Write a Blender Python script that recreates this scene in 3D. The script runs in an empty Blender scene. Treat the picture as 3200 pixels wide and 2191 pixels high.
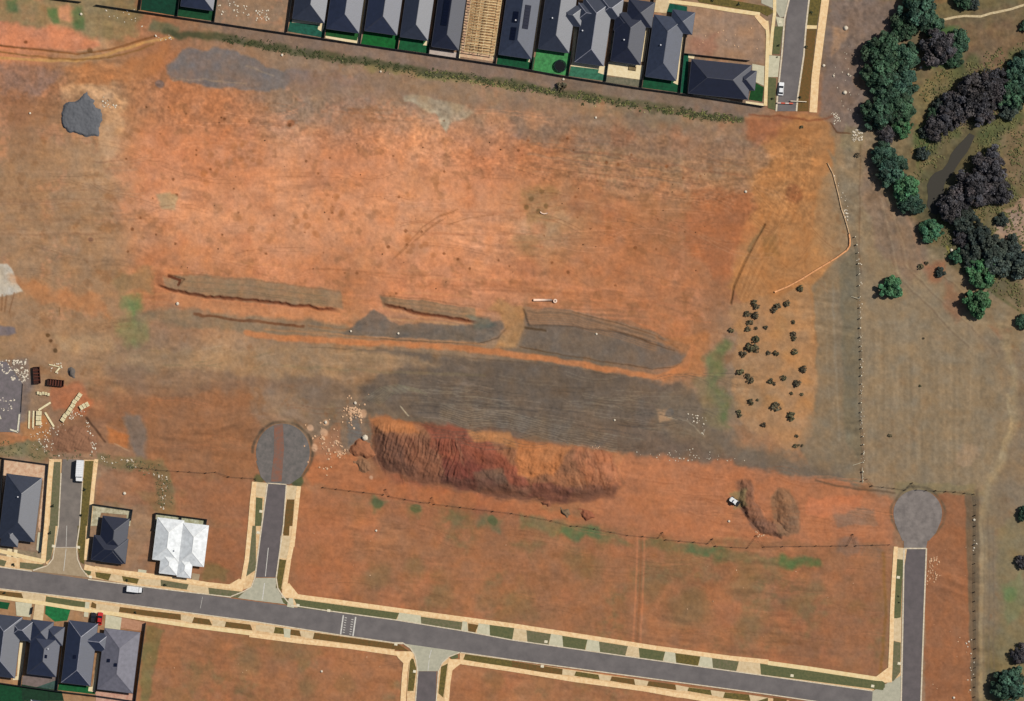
import bpy, math, random
import numpy as np
random.seed(7)
R = math.radians
C = bpy.context.scene
COL = C.collection

# ------------------------------------------------------------------ camera, sky, sun, exposure
S = 9.0                                             # photo pixels per metre
CAMH = 1500.0
cam_d = bpy.data.cameras.new('camera'); cam = bpy.data.objects.new('camera', cam_d); COL.objects.link(cam)
cam.location = (0, 0, CAMH); cam.rotation_euler = (0, 0, 0)
cam_d.sensor_width = 36; cam_d.lens = 36 * CAMH / (3200 / S)
cam_d.clip_start = 1; cam_d.clip_end = 20000
C.camera = cam
SUN_AZ, SUN_EL = 68.0, 52.0                         # degrees clockwise from north (+Y), and above the horizon
w = bpy.data.worlds.new("World"); C.world = w; w.use_nodes = True
wn = w.node_tree.nodes; sky = wn.new('ShaderNodeTexSky'); sky.sky_type = 'NISHITA'; sky.sun_disc = False
sky.sun_elevation = R(SUN_EL); sky.sun_rotation = R(SUN_AZ)
bg = wn['Background']; bg.inputs[1].default_value = 0.065
w.node_tree.links.new(sky.outputs[0], bg.inputs[0])
sd = bpy.data.lights.new('sun', 'SUN'); sd.energy = 4.6; sd.angle = R(0.5); sd.color = (1.0, 0.965, 0.91)
sun = bpy.data.objects.new('sun', sd); COL.objects.link(sun)
sun.location = (0, 0, 300); sun.rotation_euler = (R(90 - SUN_EL), 0, R(-SUN_AZ) + math.pi)
sun.rotation_euler = (R(90 - SUN_EL), 0, R(180 - SUN_AZ))
C.view_settings.view_transform = 'Standard'; C.view_settings.look = 'None'
C.view_settings.gamma = 1; C.view_settings.exposure = 0.15

# ------------------------------------------------------------------ coordinates
def W(u, v, z=0.0):                                 # photo plan position (3200 x 2191) -> metres
    return ((u - 1600) / S, -(v - 1095.5) / S, z)
TY = [0, 548, 1096, 1643]; Z = 2.904; F = 3200 / 2324
def T(c, r, s):                                     # survey notes taken on an enlarged sheet
    o = []
    for p in s.split():
        x, y = p.split(','); o.append((800 * c + float(x) / Z, TY[r] + float(y) / Z))
    return o
def Q(s):
    o = []
    for p in s.split():
        x, y = p.split(','); o.append((float(x) * F, float(y) * F))
    return o

KAL = np.array([1.455, 1.465, 1.51])                # light on a level surface, measured
def lin(c):
    c = np.asarray(c, dtype=np.float64) / 255.0
    return np.where(c <= 0.04045, c / 12.92, ((c + 0.055) / 1.055) ** 2.4)
def alb(c): return lin(c) / KAL

# ------------------------------------------------------------------ noise
def vnoise(x, y, seed):
    rs = np.random.RandomState(seed); L = rs.rand(256, 256).astype(np.float32)
    xi = np.floor(x).astype(np.int32); yi = np.floor(y).astype(np.int32)
    fx = (x - xi).astype(np.float32); fy = (y - yi).astype(np.float32)
    fx = fx * fx * (3 - 2 * fx); fy = fy * fy * (3 - 2 * fy)
    a = L[xi & 255, yi & 255]; b = L[(xi + 1) & 255, yi & 255]; c = L[xi & 255, (yi + 1) & 255]; d = L[(xi + 1) & 255, (yi + 1) & 255]
    return (a * (1 - fx) + b * fx) * (1 - fy) + (c * (1 - fx) + d * fx) * fy
def fbm(x, y, scale, octv=4, seed=1, gain=0.5):     # -> about -1..1
    t = 0; amp = 1; tot = 0
    for i in range(octv):
        ca, sa = math.cos(i * 0.9), math.sin(i * 0.9)
        X = (x * ca - y * sa) / scale; Y = (x * sa + y * ca) / scale
        t = t + amp * (vnoise(X + 37.1 * i, Y + 11.7 * i, seed + i) * 2 - 1); tot += amp; amp *= gain; scale /= 2.03
    return t / tot * 1.6
def sst(t): t = np.clip(t, 0, 1); return t * t * (3 - 2 * t)

def sdist(x, y, pts):                               # signed distance to polygon, + inside
    n = len(pts); d2 = np.full(x.shape, 1e12, np.float32); ins = np.zeros(x.shape, bool)
    for i in range(n):
        x0, y0 = pts[i]; x1, y1 = pts[(i + 1) % n]
        ex, ey = x1 - x0, y1 - y0; L = ex * ex + ey * ey + 1e-9
        t = np.clip(((x - x0) * ex + (y - y0) * ey) / L, 0, 1)
        dx = x - x0 - t * ex; dy = y - y0 - t * ey
        d2 = np.minimum(d2, dx * dx + dy * dy)
        c = ((y0 > y) != (y1 > y)) & (x < ex * (y - y0) / (ey if abs(ey) > 1e-9 else 1e-9) + x0)
        ins ^= c
    d = np.sqrt(d2); return np.where(ins, d, -d)
def ldist(x, y, pts):
    d2 = np.full(x.shape, 1e12, np.float32)
    for (x0, y0), (x1, y1) in zip(pts[:-1], pts[1:]):
        ex, ey = x1 - x0, y1 - y0; L = ex * ex + ey * ey + 1e-9
        t = np.clip(((x - x0) * ex + (y - y0) * ey) / L, 0, 1)
        dx = x - x0 - t * ex; dy = y - y0 - t * ey
        d2 = np.minimum(d2, dx * dx + dy * dy)
    return np.sqrt(d2)

# ------------------------------------------------------------------ soil colours of the site, laid out over the plan
STEP = 3.0
us = np.arange(-90, 3291, STEP); vs = np.arange(-90, 2282, STEP)
U, V = np.meshgrid(us, vs, indexing='ij'); U = U.astype(np.float32); V = V.astype(np.float32)
NU, NV = U.shape
PAL = dict(o1=(214,148,107), o2=(205,135,95), o3=(184,121,82), o4=(159,109,76), t1=(180,140,104), t2=(164,127,94),
           b1=(148,120,96), b2=(116,100,84), g1=(120,111,106), r1=(150,88,66), k=(112,100,70), f=(142,122,97), y=(183,130,82),
           fd=(128,110,94), m=(152,124,102), o5=(166,113,78), rb=(152,105,75), k2=(100,90,62), p=(140,112,88), gb=(134,116,94), f2=(134,116,92))
GRID = '''o2 t1 o4 b1 b1 m m b1 b1 b1 b1 t2 fd fd k k
rb t2 o3 o3 m m m m m gb gb m rb fd k p
t2 t1 o2 o2 o1 o2 o1 o2 o3 t2 t2 t2 y f k k
t2 t2 o1 o1 o1 o1 o1 o1 t1 o3 o5 o5 y f k2 k
t2 t2 o3 o3 o2 o3 o2 o2 o3 o3 o3 o5 y f f f
t2 t2 b1 t1 b1 t2 b1 b1 b2 b2 o3 b1 y f f f
b1 rb o4 rb b1 b2 b2 b2 b2 b2 b1 gb t1 f f f
b1 b1 rb rb o4 o4 r1 r1 o4 o3 o3 o3 o4 b1 f f
b1 b1 t2 rb o4 o5 o4 o4 o4 o4 o4 o4 o4 o4 b1 f2
t2 t2 o4 o4 o4 o5 o5 o5 o4 o4 o4 o4 rb rb b1 f2
t2 t2 o4 o4 o4 o5 o5 o5 o5 o4 o4 o4 rb rb b1 k'''.split('\n')
G = np.array([[PAL[c] for c in row.split()] for row in GRID], dtype=np.float32)      # [row, col, 3]
wu = U + 45 * fbm(U, V, 170, 4, 11); wv = V + 45 * fbm(U, V, 170, 4, 21)
gx = np.clip(wu / 200 - 0.5, 0, 14.999); gy = np.clip(wv / 199.2 - 0.5, 0, 9.999)
ix = gx.astype(int); iy = gy.astype(int); fx = sst(gx - ix)[..., None]; fy = sst(gy - iy)[..., None]
CM = (G[iy, ix] * (1 - fx) + G[iy, ix + 1] * fx) * (1 - fy) + (G[iy + 1, ix] * (1 - fx) + G[iy + 1, ix + 1] * fx) * fy
WX = fbm(U, V, 40, 4, 31); WY = fbm(U, V, 40, 4, 41)
def blend(sl, a, col):
    c = np.array(col, dtype=np.float32); CM[sl] = CM[sl] * (1 - a[..., None]) + c * a[..., None]
def box(pts, pad):
    x0 = min(p[0] for p in pts) - pad; x1 = max(p[0] for p in pts) + pad; y0 = min(p[1] for p in pts) - pad; y1 = max(p[1] for p in pts) + pad
    i0 = int(np.clip((x0 + 90) / STEP, 0, NU - 1)); i1 = int(np.clip((x1 + 90) / STEP, 1, NU)); j0 = int(np.clip((y0 + 90) / STEP, 0, NV - 1)); j1 = int(np.clip((y1 + 90) / STEP, 1, NV))
    return (slice(i0, i1 + 1), slice(j0, j1 + 1))
def patch(pts, col, feather=14, warp=12, op=1.0, speck=0.0):
    sl = box(pts, feather + warp * 2); x = U[sl] + warp * WX[sl]; y = V[sl] + warp * WY[sl]
    a = sst(sdist(x, y, pts) / feather + 0.5) * op
    if speck: a = a * np.clip(1 - speck * (fbm(U[sl], V[sl], 26, 3, 77) * .5 + .5), 0, 1)
    blend(sl, a, col)
def stroke(pts, col, width=6, feather=5, warp=5, op=1.0, broken=0.0):
    sl = box(pts, width + feather + warp * 2); x = U[sl] + warp * WX[sl]; y = V[sl] + warp * WY[sl]
    a = sst((width / 2 - ldist(x, y, pts)) / feather + 0.5) * op
    if broken: a = a * np.clip(1 - broken * (fbm(U[sl], V[sl], 18, 3, 99) + .4), 0, 1)
    blend(sl, a, col)
def spot(u, v, r, col, op=1.0, feather=None):
    sl = box([(u, v)], r * 2); x = U[sl] + r * .35 * WX[sl] ; y = V[sl] + r * .35 * WY[sl]
    d = np.hypot(x - u, y - v); a = sst((r - d) / (feather or r * .5) + 0.5) * op
    blend(sl, a, col)

# broad mottling of the bare soil
ol = sst((fbm(U, V, 120, 4, 131) - .1) * 1.6) * np.clip(.4 + .8 * fbm(U, V, 20, 3, 141), 0, 1)
ol = ol * (.42 * sst((V - 1500) / 100) + .2) * (1 - .6 * (U < 2500) * (V < 1050))
blend((slice(None), slice(None)), ol.astype(np.float32), (128,108,74))
pk = sst((fbm(U, V, 70, 4, 151) - .15) * 2) * np.clip(.5 + fbm(U, V, 12, 2, 161), 0, 1) * .3 * (V < 1000) * (U < 2300)
blend((slice(None), slice(None)), pk.astype(np.float32), (226,152,112))
dk = sst((fbm(U, V, 34, 4, 171) - .45) * 3) * .35
blend((slice(None), slice(None)), dk.astype(np.float32), (140,96,62))
# --- north-west corner
patch(T(0,0,'-60,-60 1270,-60 1250,340 900,370 700,290 0,200 -60,200'), (136,122,86), 30, 20, .9, .35)
patch(T(0,0,'500,60 620,20 740,130 640,220 560,170'), (212,148,112), 14, 8, .8)
for s, c in (('430,70 540,60 545,230 470,240', (74,112,64)), ('650,70 740,60 770,270 660,265', (76,108,64)), ('60,0 160,0 160,120 80,110', (80,104,66)), ('1380,190 1640,230 1600,330 1350,290', (96,100,72))):
    patch(T(0,0,s), c, 16, 8, .8, .2)
patch(T(0,0,'-60,180 400,240 860,330 900,420 700,480 -60,410'), (208,134,98), 20, 10, .9)
patch(T(0,0,'-60,560 300,580 560,610 640,700 400,800 200,860 -60,880'), (150,118,102), 30, 24, .8, .5)
patch(T(0,0,'560,600 1100,560 1500,420 1450,700 1000,760 700,780'), (180,118,74), 30, 14, .8)
stroke(T(0,0,'-60,520 300,540 700,550 960,500 1300,390 1560,345'), (200,150,92), 9, 6, 3, .9)
stroke(T(0,0,'-60,400 300,450 700,492 1000,455 1400,330'), (128,84,46), 4.5, 4, 2, .9)
stroke(T(0,0,'-60,455 300,510 650,540 900,535 1100,500 1400,400'), (136,94,50), 5, 4, 3, .85, .3)
spot(280, 158, 9, (110,76,44), .8); spot(82, 130, 6, (120,70,40), .8)
patch(T(0,0,'560,780 1000,760 1150,900 1100,1300 960,1500 900,1240 950,1100 880,960 760,840 600,900'), (202,158,118), 24, 14, .75)
patch(Q('378,150 420,112 500,112 560,130 640,160 700,165 640,200 560,203 480,196 400,186'), (117,110,108), 12, 10, .95, .3)
patch(Q('640,165 700,158 850,170 870,195 760,215 640,200'), (132,114,106), 20, 12, .8, .7)
stroke(Q('395,182 460,180 560,190'), (160,135,110), 4, 5, 5, .6); stroke(Q('560,150 620,172'), (165,142,116), 5, 5, 4, .5)
spot(500, 265, 14, (120,104,100), .7)
for x, y in ((1325,975),(1530,975),(1690,1035),(2010,1070),(2260,1100),(1455,1215),(980,905)): spot(x / Z, y / Z, 3.2, (110,70,42), .9)
# --- land behind the row of houses
patch(T(1,0,'-300,220 0,262 2323,605 2323,770 1500,650 700,520 0,420 -300,370'), (130,108,94), 12, 6, .9, .3)
patch(T(2,0,'0,625 1170,800 2300,970 2100,1080 1700,1030 900,900 0,780'), (126,106,92), 12, 6, .9, .3)
for c, s in ((0,'1500,300 1900,330 2323,400'), (1,'0,400 300,460 700,520 1100,590 1500,655 2000,720 2323,775'), (2,'0,770 250,805 450,850 900,920 1300,980 1700,1045 2080,1085')):
    stroke(T(c,0,s), (76,78,52), 23, 14, 8, .9, .25)
stroke(T(1,0,'1000,620 1500,690 2323,800'), (140,126,78), 14, 12, 8, .6)
patch(T(1,0,'1330,868 1480,862 1650,900 1900,950 1985,1020 1900,1085 1780,1105 1725,1200 1650,1060 1500,980 1340,930'), (182,164,136), 9, 7, .95)
patch(T(1,0,'300,700 700,640 1300,760 1350,880 1000,960 400,880'), (150,118,100), 40, 30, .7, .7)
patch(T(2,0,'-100,880 500,1000 1100,1130 1700,1170 2300,1230 1900,1500 1200,1330 600,1250 0,1240'), (136,112,100), 30, 30, .75, .5)
patch(Q('860,165 1100,190 1400,235 1700,275 1740,330 1690,400 1500,372 1300,330 1180,300 1000,262 860,215 700,215'), (146,118,92), 40, 26, .55, .4)
for i in range(26):
    a = random.uniform(1180, 1600); b = 300 + (a - 1180) * .2 + random.uniform(-30, 60); stroke(Q(f'{a},{b} {a+60},{b+8} {a+120},{b+20}'), random.choice(((128,100,80), (160,128,102), (120,92,74))), 3.5, 5, 5, .5)
stroke(Q('1240,342 1400,352 1560,382 1700,402'), (138,92,66), 7, 9, 6, .55); stroke(Q('1560,462 1640,450 1720,438'), (140,86,54), 6, 9, 6, .5)
patch(Q('1240,285 1500,300 1760,330 1750,400 1500,370 1280,330'), (150,112,86), 40, 30, .6, .4)
patch(T(2,0,'1600,50 2300,160 2290,580 2180,560 1560,480'), (160,128,104), 5, 3, .95)
patch(T(2,0,'1620,330 1900,300 1800,480 1590,460'), (164,112,90), 30, 16, .6)
# --- entry and ochre haul road in the east
patch(Q('1690,262 1880,258 1892,350 1872,400 1850,480 1842,560 1838,640 1780,672 1690,690 1655,650 1690,560 1720,470 1700,400 1760,360 1700,310'), (176,122,76), 20, 10, .88)
patch(Q('1690,262 1800,262 1760,310 1720,330 1690,300'), (152,96,70), 30, 14, .7)
patch(Q('1560,440 1690,430 1720,470 1700,560 1640,640 1560,560'), (172,104,66), 40, 24, .6)
patch(Q('1690,500 1740,470 1720,560 1680,640 1660,620'), (194,134,84), 22, 10, .5)
stroke(Q('1735,510 1715,545 1690,595 1665,650 1658,690'), (112,80,48), 4, 4, 2, .8)
stroke(Q('1730,515 1700,570'), (124,98,66), 10, 10, 5, .6)
patch(Q('1730,540 1760,530 1770,580 1735,590'), (140,100,58), 18, 10, .6)
spot(1802 * F, 440 * F, 28, (146,92,60), .75)
for i in range(26):
    a, b = random.uniform(1735, 1835), random.uniform(430, 640); stroke([(a * F, b * F), ((a + random.uniform(-14, 4)) * F, (b + random.uniform(15, 40)) * F)], random.choice(((166,106,56), (206,146,92))), 4, 6, 4, .35)
# --- strip between haul road and boundary fence, ploughed field
patch(Q('1880,340 1945,420 1953,620 1955,1110 1850,1080 1810,1010 1850,900 1852,760 1840,650 1930,560 1915,480'), (136,118,94), 14, 6, .9, .15)
patch(Q('1905,600 1948,560 1952,1050 1918,1000'), (118,108,88), 14, 5, .75)
stroke(Q('1890,640 1893,760 1900,900 1905,1000'), (152,134,110), 8, 6, 3, .6)
stroke(Q('1872,640 1876,760 1880,900'), (150,130,104), 5, 5, 3, .5)
for i in range(9):
    a = 3.0 + i * .42; stroke([(2555 + math.cos(a) * 10, 1160 + i * 40), (2520 - i * 4, 1230 + i * 30), (2480 - 8 * i, 1330 + 20 * i)], (128,110,90), 3, 5, 6, .35)
patch(Q('1958,330 1985,420 2060,490 2090,560 2150,600 2290,800 2290,1110 1960,1110 1955,620'), (144,124,98), 20, 10, .75)
patch(Q('1960,330 2000,430 2080,500 2110,600 2060,640 1990,560 1955,450'), (134,108,90), 24, 12, .6)
stroke(Q('2040,440 2062,500 2080,560 2100,620'), (160,126,100), 9, 9, 5, .6)
for s in ('2050,600 2120,670 2200,740 2260,800', '2030,620 2110,700 2200,790', '2100,600 2170,650 2230,720', '1995,450 2020,560 2035,640', '2010,450 2045,560 2055,610'):
    stroke(Q(s), (122,100,80), 3.5, 4, 3, .55); stroke([(a + 9, b) for a, b in Q(s)], (160,140,112), 3.5, 4, 3, .4)
patch(Q('2100,600 2150,590 2140,640 2110,640'), (156,102,74), 20, 10, .7)
patch(Q('2150,640 2200,690 2170,730 2140,690'), (152,106,78), 24, 10, .6); patch(Q('2240,740 2290,750 2270,770'), (160,104,74), 16, 8, .7)
patch(Q('2190,740 2324,800 2324,1300 2250,1300 2265,1100 2300,950 2280,830'), (134,114,92), 40, 16, .7, .2)
stroke(Q('2270,740 2300,850 2302,950 2275,1040 2240,1110 2228,1200 2228,1350 2228,1640'), (162,142,110), 22, 20, 8, .65)
stroke(Q('2290,900 2295,960 2270,1040'), (178,156,120), 10, 8, 8, .6, .4)
spot(2195 * F, 1035 * F, 34, (170,142,114), .6); stroke(Q('2170,1128 2230,1120'), (150,134,102), 12, 10, 4, .6)
for s in ('2232,1180 2234,1350 2232,1640', '2243,1180 2246,1350 2243,1640', '2254,1200 2256,1640'): stroke(Q(s), (118,102,84), 4, 5, 3, .5)
patch(Q('2262,1200 2330,1150 2330,1640 2268,1640'), (132,118,86), 24, 12, .8, .3)
spot(2290 * F, 1350 * F, 20, (84,124,70), .7, 20); patch(Q('2270,1330 2320,1300 2320,1400 2285,1420'), (118,124,86), 20, 10, .5)
# --- creek flats
patch(Q('2085,40 2130,40 2330,10 2330,180 2200,230 2180,120 2120,150 2090,200'), (120,98,74), 30, 20, .7, .4)
patch(Q('2100,180 2180,150 2160,200 2100,250 2075,330 2080,210'), (128,112,74), 24, 16, .7, .4)
patch(Q('2130,60 2180,65 2195,110 2180,145 2140,150 2100,150 2110,80'), (66,104,56), 20, 10, .75)
patch(Q('2080,290 2120,260 2110,330 2090,380 2070,330'), (84,100,54), 24, 12, .7)
patch(Q('2160,60 2324,60 2324,120 2200,200'), (128,100,78), 40, 24, .6, .5)
patch(Q('2190,290 2260,270 2324,240 2324,340 2240,350 2200,380'), (112,106,66), 24, 14, .7, .3)
patch(Q('2270,300 2324,270 2324,420 2290,420'), (130,106,80), 24, 12, .7)
patch(Q('2258,520 2280,480 2330,440 2330,630 2280,600 2250,560'), (168,138,118), 14, 8, .9)
patch(Q('2090,380 2140,400 2140,480 2100,480'), (104,100,64), 20, 10, .8)
patch(Q('2140,490 2200,480 2280,600 2324,650 2324,700 2240,660 2160,600'), (92,86,62), 24, 12, .8, .2)
stroke(Q('2150,560 2160,580 2172,592'), (150,140,60), 8, 6, 4, .7)
patch(Q('2230,740 2170,660 2180,640 2324,700 2324,800'), (140,118,88), 24, 12, .5)
stroke(Q('2240,650 2290,690 2330,720'), (92,92,60), 8, 8, 5, .6)
patch(Q('2196,285 2150,340 2095,395 2085,470 2110,505 2160,495 2170,420 2220,350 2240,300'), (92,84,60), 22, 10, .8, .2)
for x, y, r_ in ((2180,165,24), (2210,140,16), (2262,290,26), (2300,270,20), (2235,310,18), (2105,330,22), (2090,300,16), (2290,430,16), (2250,560,26), (2165,300,14), (2310,130,20)): spot(x * F, y * F, r_ * F, (78,90,54), .6, r_ * F)
# --- verge of the field north of the entry
patch(Q('1885,0 2040,0 2040,60 1960,120 1955,290 1900,300 1860,260'), (128,108,96), 16, 10, .9, .15)
patch(Q('1890,60 1925,70 1905,110 1888,125'), (176,138,106), 14, 8, .7); spot(2685, 255, 22, (136,98,66), .5)
patch(Q('1925,280 1965,290 1950,350 1905,330'), (138,122,94), 14, 10, .8); stroke(Q('1885,280 1900,300 1930,302'), (96,62,40), 5, 4, 3, .8)
stroke(Q('1952,330 1950,520 1953,620'), (112,88,68), 4, 4, 3, .6)
stroke(Q('1700,258 1760,262 1830,272 1890,268'), (120,66,42), 6, 6, 6, .7, .3)
# --- big pad
rng = random.Random(3)
for i in range(260):
    a, b = rng.uniform(260, 1640), rng.uniform(235, 640)
    if a < 1250: c = rng.choice(((224,156,116), (196,122,84), (190,122,84), (218,148,100)))
    else: c = rng.choice(((196,124,84), (166,104,70), (168,116,78)))
    spot(a * F, b * F, rng.uniform(8, 36), c, rng.uniform(.12, .36), rng.uniform(14, 30))
for i in range(70):
    a, b = rng.uniform(280, 1640), rng.uniform(270, 680); spot(a * F, b * F, rng.uniform(2.5, 5.5), (130,80,48), .8)
for i in range(42):
    a, b = rng.choice(((500, 370), (560, 340), (480, 400), (760, 470), (720, 520), (940, 560))); spot((a + rng.gauss(0, 28)) * F, (b + rng.gauss(0, 16)) * F, rng.uniform(5, 12), (170,108,66), .45)
patch(Q('1180,430 1260,430 1240,500 1200,510'), (164,126,84), 26, 20, .8, .5); patch(Q('1170,530 1240,540 1200,580 1160,560'), (164,122,82), 24, 14, .6, .3)
for s in ((1228,436), (1205,452), (1240,468), (1222,480), (1195,470)): spot(s[0] * F, s[1] * F, 8, (122,92,56), .7)
patch(T(0,1,'1430,180 1540,150 1620,210 1600,310 1480,300'), (180,152,114), 10, 6, .85)
spot(282, 747, 8, (110,80,66), .8); spot(660 * F, 280 * F, 13, (160,96,60), .7); spot(658 * F, 284 * F, 5, (100,62,36), .9)
for s in ('890,590 925,555 960,515 1000,490 1040,475', '900,582 935,552 975,520 1010,497', '1020,510 1060,495 1120,488', '965,525 1000,500', '1000,492 1030,482'):
    stroke(Q(s), (158,104,66), 3, 3, 2, .7)
for i in range(24):
    a, b = rng.uniform(880, 1240), rng.uniform(470, 560); stroke([(a * F, b * F), ((a + rng.uniform(30, 90)) * F, (b + rng.uniform(-2, 8)) * F)], (178,112,76), 3, 4, 2, .4)
for i in range(60):
    a, b = rng.uniform(300, 1500), rng.uniform(575, 690); b += (a - 300) * .06
    stroke([(a * F, b * F), ((a + rng.uniform(60, 200)) * F, (b + rng.uniform(4, 16)) * F)], rng.choice(((214,140,100), (172,110,74), (160,104,70), (206,144,98))), rng.uniform(2, 6), 5, 3, .4)
for i in range(40):
    a, b = rng.uniform(1250, 1600), rng.uniform(560, 760); stroke([(a * F, b * F), ((a + rng.uniform(40, 120)) * F, (b + rng.uniform(8, 34)) * F)], rng.choice(((196,124,84), (150,102,70))), rng.uniform(2, 6), 5, 3, .35)
for i in range(26):
    a, b = rng.uniform(0, 260), rng.uniform(360, 560); stroke([(0 if i % 2 else a * F, b * F), ((a + 60) * F, (b - 3) * F)], rng.choice(((150,110,82), (176,136,104))), 4, 5, 3, .45)
# --- west margin
patch(T(0,1,'-60,820 60,800 110,860 215,1065 110,1090 -60,1100'), (196,184,166), 7, 6, .95)
patch(T(0,1,'-60,1350 130,1380 150,1440 60,1460 -60,1450'), (118,108,112), 8, 6, .9)
patch(T(0,1,'60,900 400,960 900,1100 1000,1300 700,1200 300,1100'), (188,126,82), 30, 20, .75, .3)
patch(T(0,1,'500,1430 1000,1450 1040,1591 500,1591'), (184,148,110), 24, 12, .7)
patch(T(0,1,'1110,1090 1270,1100 1310,1220 1240,1310 1130,1220'), (94,128,74), 30, 14, .8, .4); patch(T(0,1,'1050,1290 1350,1300 1380,1500 1200,1560 1060,1450'), (116,122,80), 34, 18, .75, .5)
patch(T(0,1,'1050,900 1400,850 1380,1060 1080,1060'), (146,122,86), 26, 16, .6)
for s in ('25,1080 10,1230', '60,1090 40,1240', '130,1070 85,1240'): stroke(T(0,1,s), (130,88,58), 4, 4, 2, .7)
spot(150, 1048, 7, (96,68,40), .8); spot(158, 1066, 6, (90,60,36), .8); spot(172, 1096, 7, (84,62,40), .8)
stroke(T(0,1,'540,1200 545,1260'), (120,86,50), 3, 3, 2, .7)
# --- graded bars and grey spoil strips
patch(Q('372,628 480,625 640,640 770,660 780,700 640,690 470,676 380,658'), (142,119,92), 10, 5, .92, .3)
for i in range(8): stroke([(p[0], p[1] + i * 6 - 12) for p in Q('420,640 560,648 740,672')], rng.choice(((156,122,92), (116,102,80))), 2.5, 4, 3, .5)
patch(Q('400,665 480,682 760,708 800,740 640,730 470,710 390,690'), (202,136,92), 14, 10, .8, .3)
patch(Q('390,700 560,718 780,735 800,760 640,770 480,750 380,740 300,720'), (134,116,92), 22, 12, .8, .3)
stroke(Q('372,626 440,624 520,632 640,642 770,662'), (150,104,72), 4, 4, 3, .6, .2); stroke(Q('862,670 960,678 1078,696'), (146,100,70), 4, 4, 3, .6, .2)
stroke(Q('352,648 385,662 470,679 560,688 620,694 700,703 770,712'), (208,136,92), 6, 5, 3, .6); stroke(Q('862,698 910,709 960,721 1020,729 1085,738'), (200,140,96), 6, 5, 3, .6)
stroke(Q('780,760 900,772 1000,778 1080,780 1130,768 1152,742'), (88,66,48), 4, 4, 2, .7); stroke(Q('1180,788 1350,818 1480,836 1530,834 1562,812'), (96,70,48), 4, 4, 2, .7)
stroke(Q('700,788 850,795 1000,806 1200,824 1400,852'), (92,74,58), 4, 4, 3, .6)
stroke(Q('440,712 520,724 600,732 690,742'), (112,68,42), 8, 6, 4, .85, .2); stroke(Q('700,742 780,748 830,735'), (130,92,62), 5, 6, 4, .6, .3)
for i in range(9): stroke([(q[0], q[1] + i * 5 + 14) for q in Q('700,722 780,732 860,740')], random.choice(((180,128,88), (128,104,84))), 2.5, 4, 3, .45)
patch(Q('862,672 960,682 1078,700 1082,726 960,714 868,696'), (140,114,86), 9, 5, .9, .2)
for i in range(5): stroke([(p[0], p[1] + i * 7 - 14) for p in Q('880,686 960,694 1060,708')], rng.choice(((172,128,94), (120,100,78))), 2.5, 4, 3, .5)
patch(Q('772,758 830,718 850,706 868,712 900,736 1080,740 1142,728 1148,740 1130,765 1080,776 900,768'), (108,98,88), 9, 7, .9, .25)
patch(Q('1060,716 1110,722 1130,740 1080,745'), (100,104,92), 14, 6, .7)
stroke(Q('880,722 950,730 1040,738'), (196,146,100), 6, 6, 3, .6)
patch(Q('1186,698 1300,704 1400,728 1500,762 1570,786 1560,812 1530,832 1480,834 1350,816 1180,786 1200,745 1188,730'), (118,102,88), 9, 5, .92, .15)
patch(Q('1190,698 1300,704 1400,728 1500,762 1500,778 1400,750 1300,742 1200,738'), (140,110,86), 8, 4, .8)
for i in range(7): stroke([(p[0], p[1] + i * 7 - 4) for p in Q('1195,704 1300,712 1400,738 1490,768')], rng.choice(((106,82,62), (170,124,90))), 2.6, 4, 3, .55)
stroke(Q('1190,742 1240,752'), (84,64,44), 7, 5, 3, .8); stroke(Q('1300,708 1400,732 1490,764 1540,790'), (108,78,54), 4, 4, 2, .7); stroke(Q('1380,745 1440,762 1480,780 1530,795'), (104,74,50), 3.5, 4, 2, .7)
patch(Q('1130,680 1190,700 1188,740 1172,790 1120,792 1148,750 1140,715 1110,700'), (178,132,86), 14, 7, .85, .2)
patch(Q('1490,765 1610,760 1590,860 1500,860 1560,810'), (186,122,76), 24, 12, .8, .2)
stroke(Q('560,755 640,768 800,776 950,784 1100,796 1250,816 1400,842 1500,856 1555,836 1572,790'), (196,126,80), 19, 9, 4, .92)
stroke(Q('600,748 800,762 950,772 1100,782'), (186,134,92), 5, 5, 3, .6)
patch(Q('700,784 860,790 1000,800 1100,812 1000,840 860,836 760,850 600,860 400,880 290,850 300,800 500,790'), (164,132,98), 24, 18, .7, .35)
for i in range(26):
    a = rng.uniform(280, 800); b = rng.uniform(790, 850); stroke([(a * F, b * F), ((a + 40) * F, (b - rng.uniform(-4, 14)) * F)], rng.choice(((188,152,116), (132,114,84))), 3, 4, 4, .45)
DARK = Q('780,786 1000,806 1200,822 1400,852 1545,872 1600,930 1650,1000 1900,1075 1975,1112 1850,1100 1700,1070 1540,1046 1420,1030 1200,985 1050,965 940,940 830,915 810,880 860,845 1000,828')
patch(DARK, (108,93,80), 22, 13, .93, .15)
patch(Q('1600,930 1700,1000 1900,1060 1960,1105 1850,1095 1650,1040 1540,990'), (124,108,90), 30, 16, .7, .3)
patch(Q('640,845 760,860 800,900 720,920 650,890'), (126,104,86), 20, 14, .7, .3); stroke(Q('640,830 900,845 1100,852'), (140,122,90), 8, 8, 4, .4)
for i in range(44):                                  # curved harrow lines
    a = rng.uniform(850, 1500); b = 850 + (a - 850) * .09 + rng.uniform(0, 90)
    stroke([(a * F, b * F), ((a + 40) * F, (b + 2 + 4 * math.sin(a)) * F), ((a + 90) * F, (b + 10 + 5 * math.sin(a)) * F)], rng.choice(((132,118,100), (138,120,104), (84,74,66))), 2.4, 3, 3, .7)
for i in range(8):
    stroke([(p[0], p[1] + i * 7) for p in Q('1000,915 1060,935 1100,930 1150,935 1250,962 1400,990')], (142,128,110), 2.4, 3, 3, .7)
    stroke([(p[0] + i * 6, p[1] + i * 3) for p in Q('828,905 860,880 900,872 940,880')], (134,124,100), 2.4, 3, 3, .6)
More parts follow.
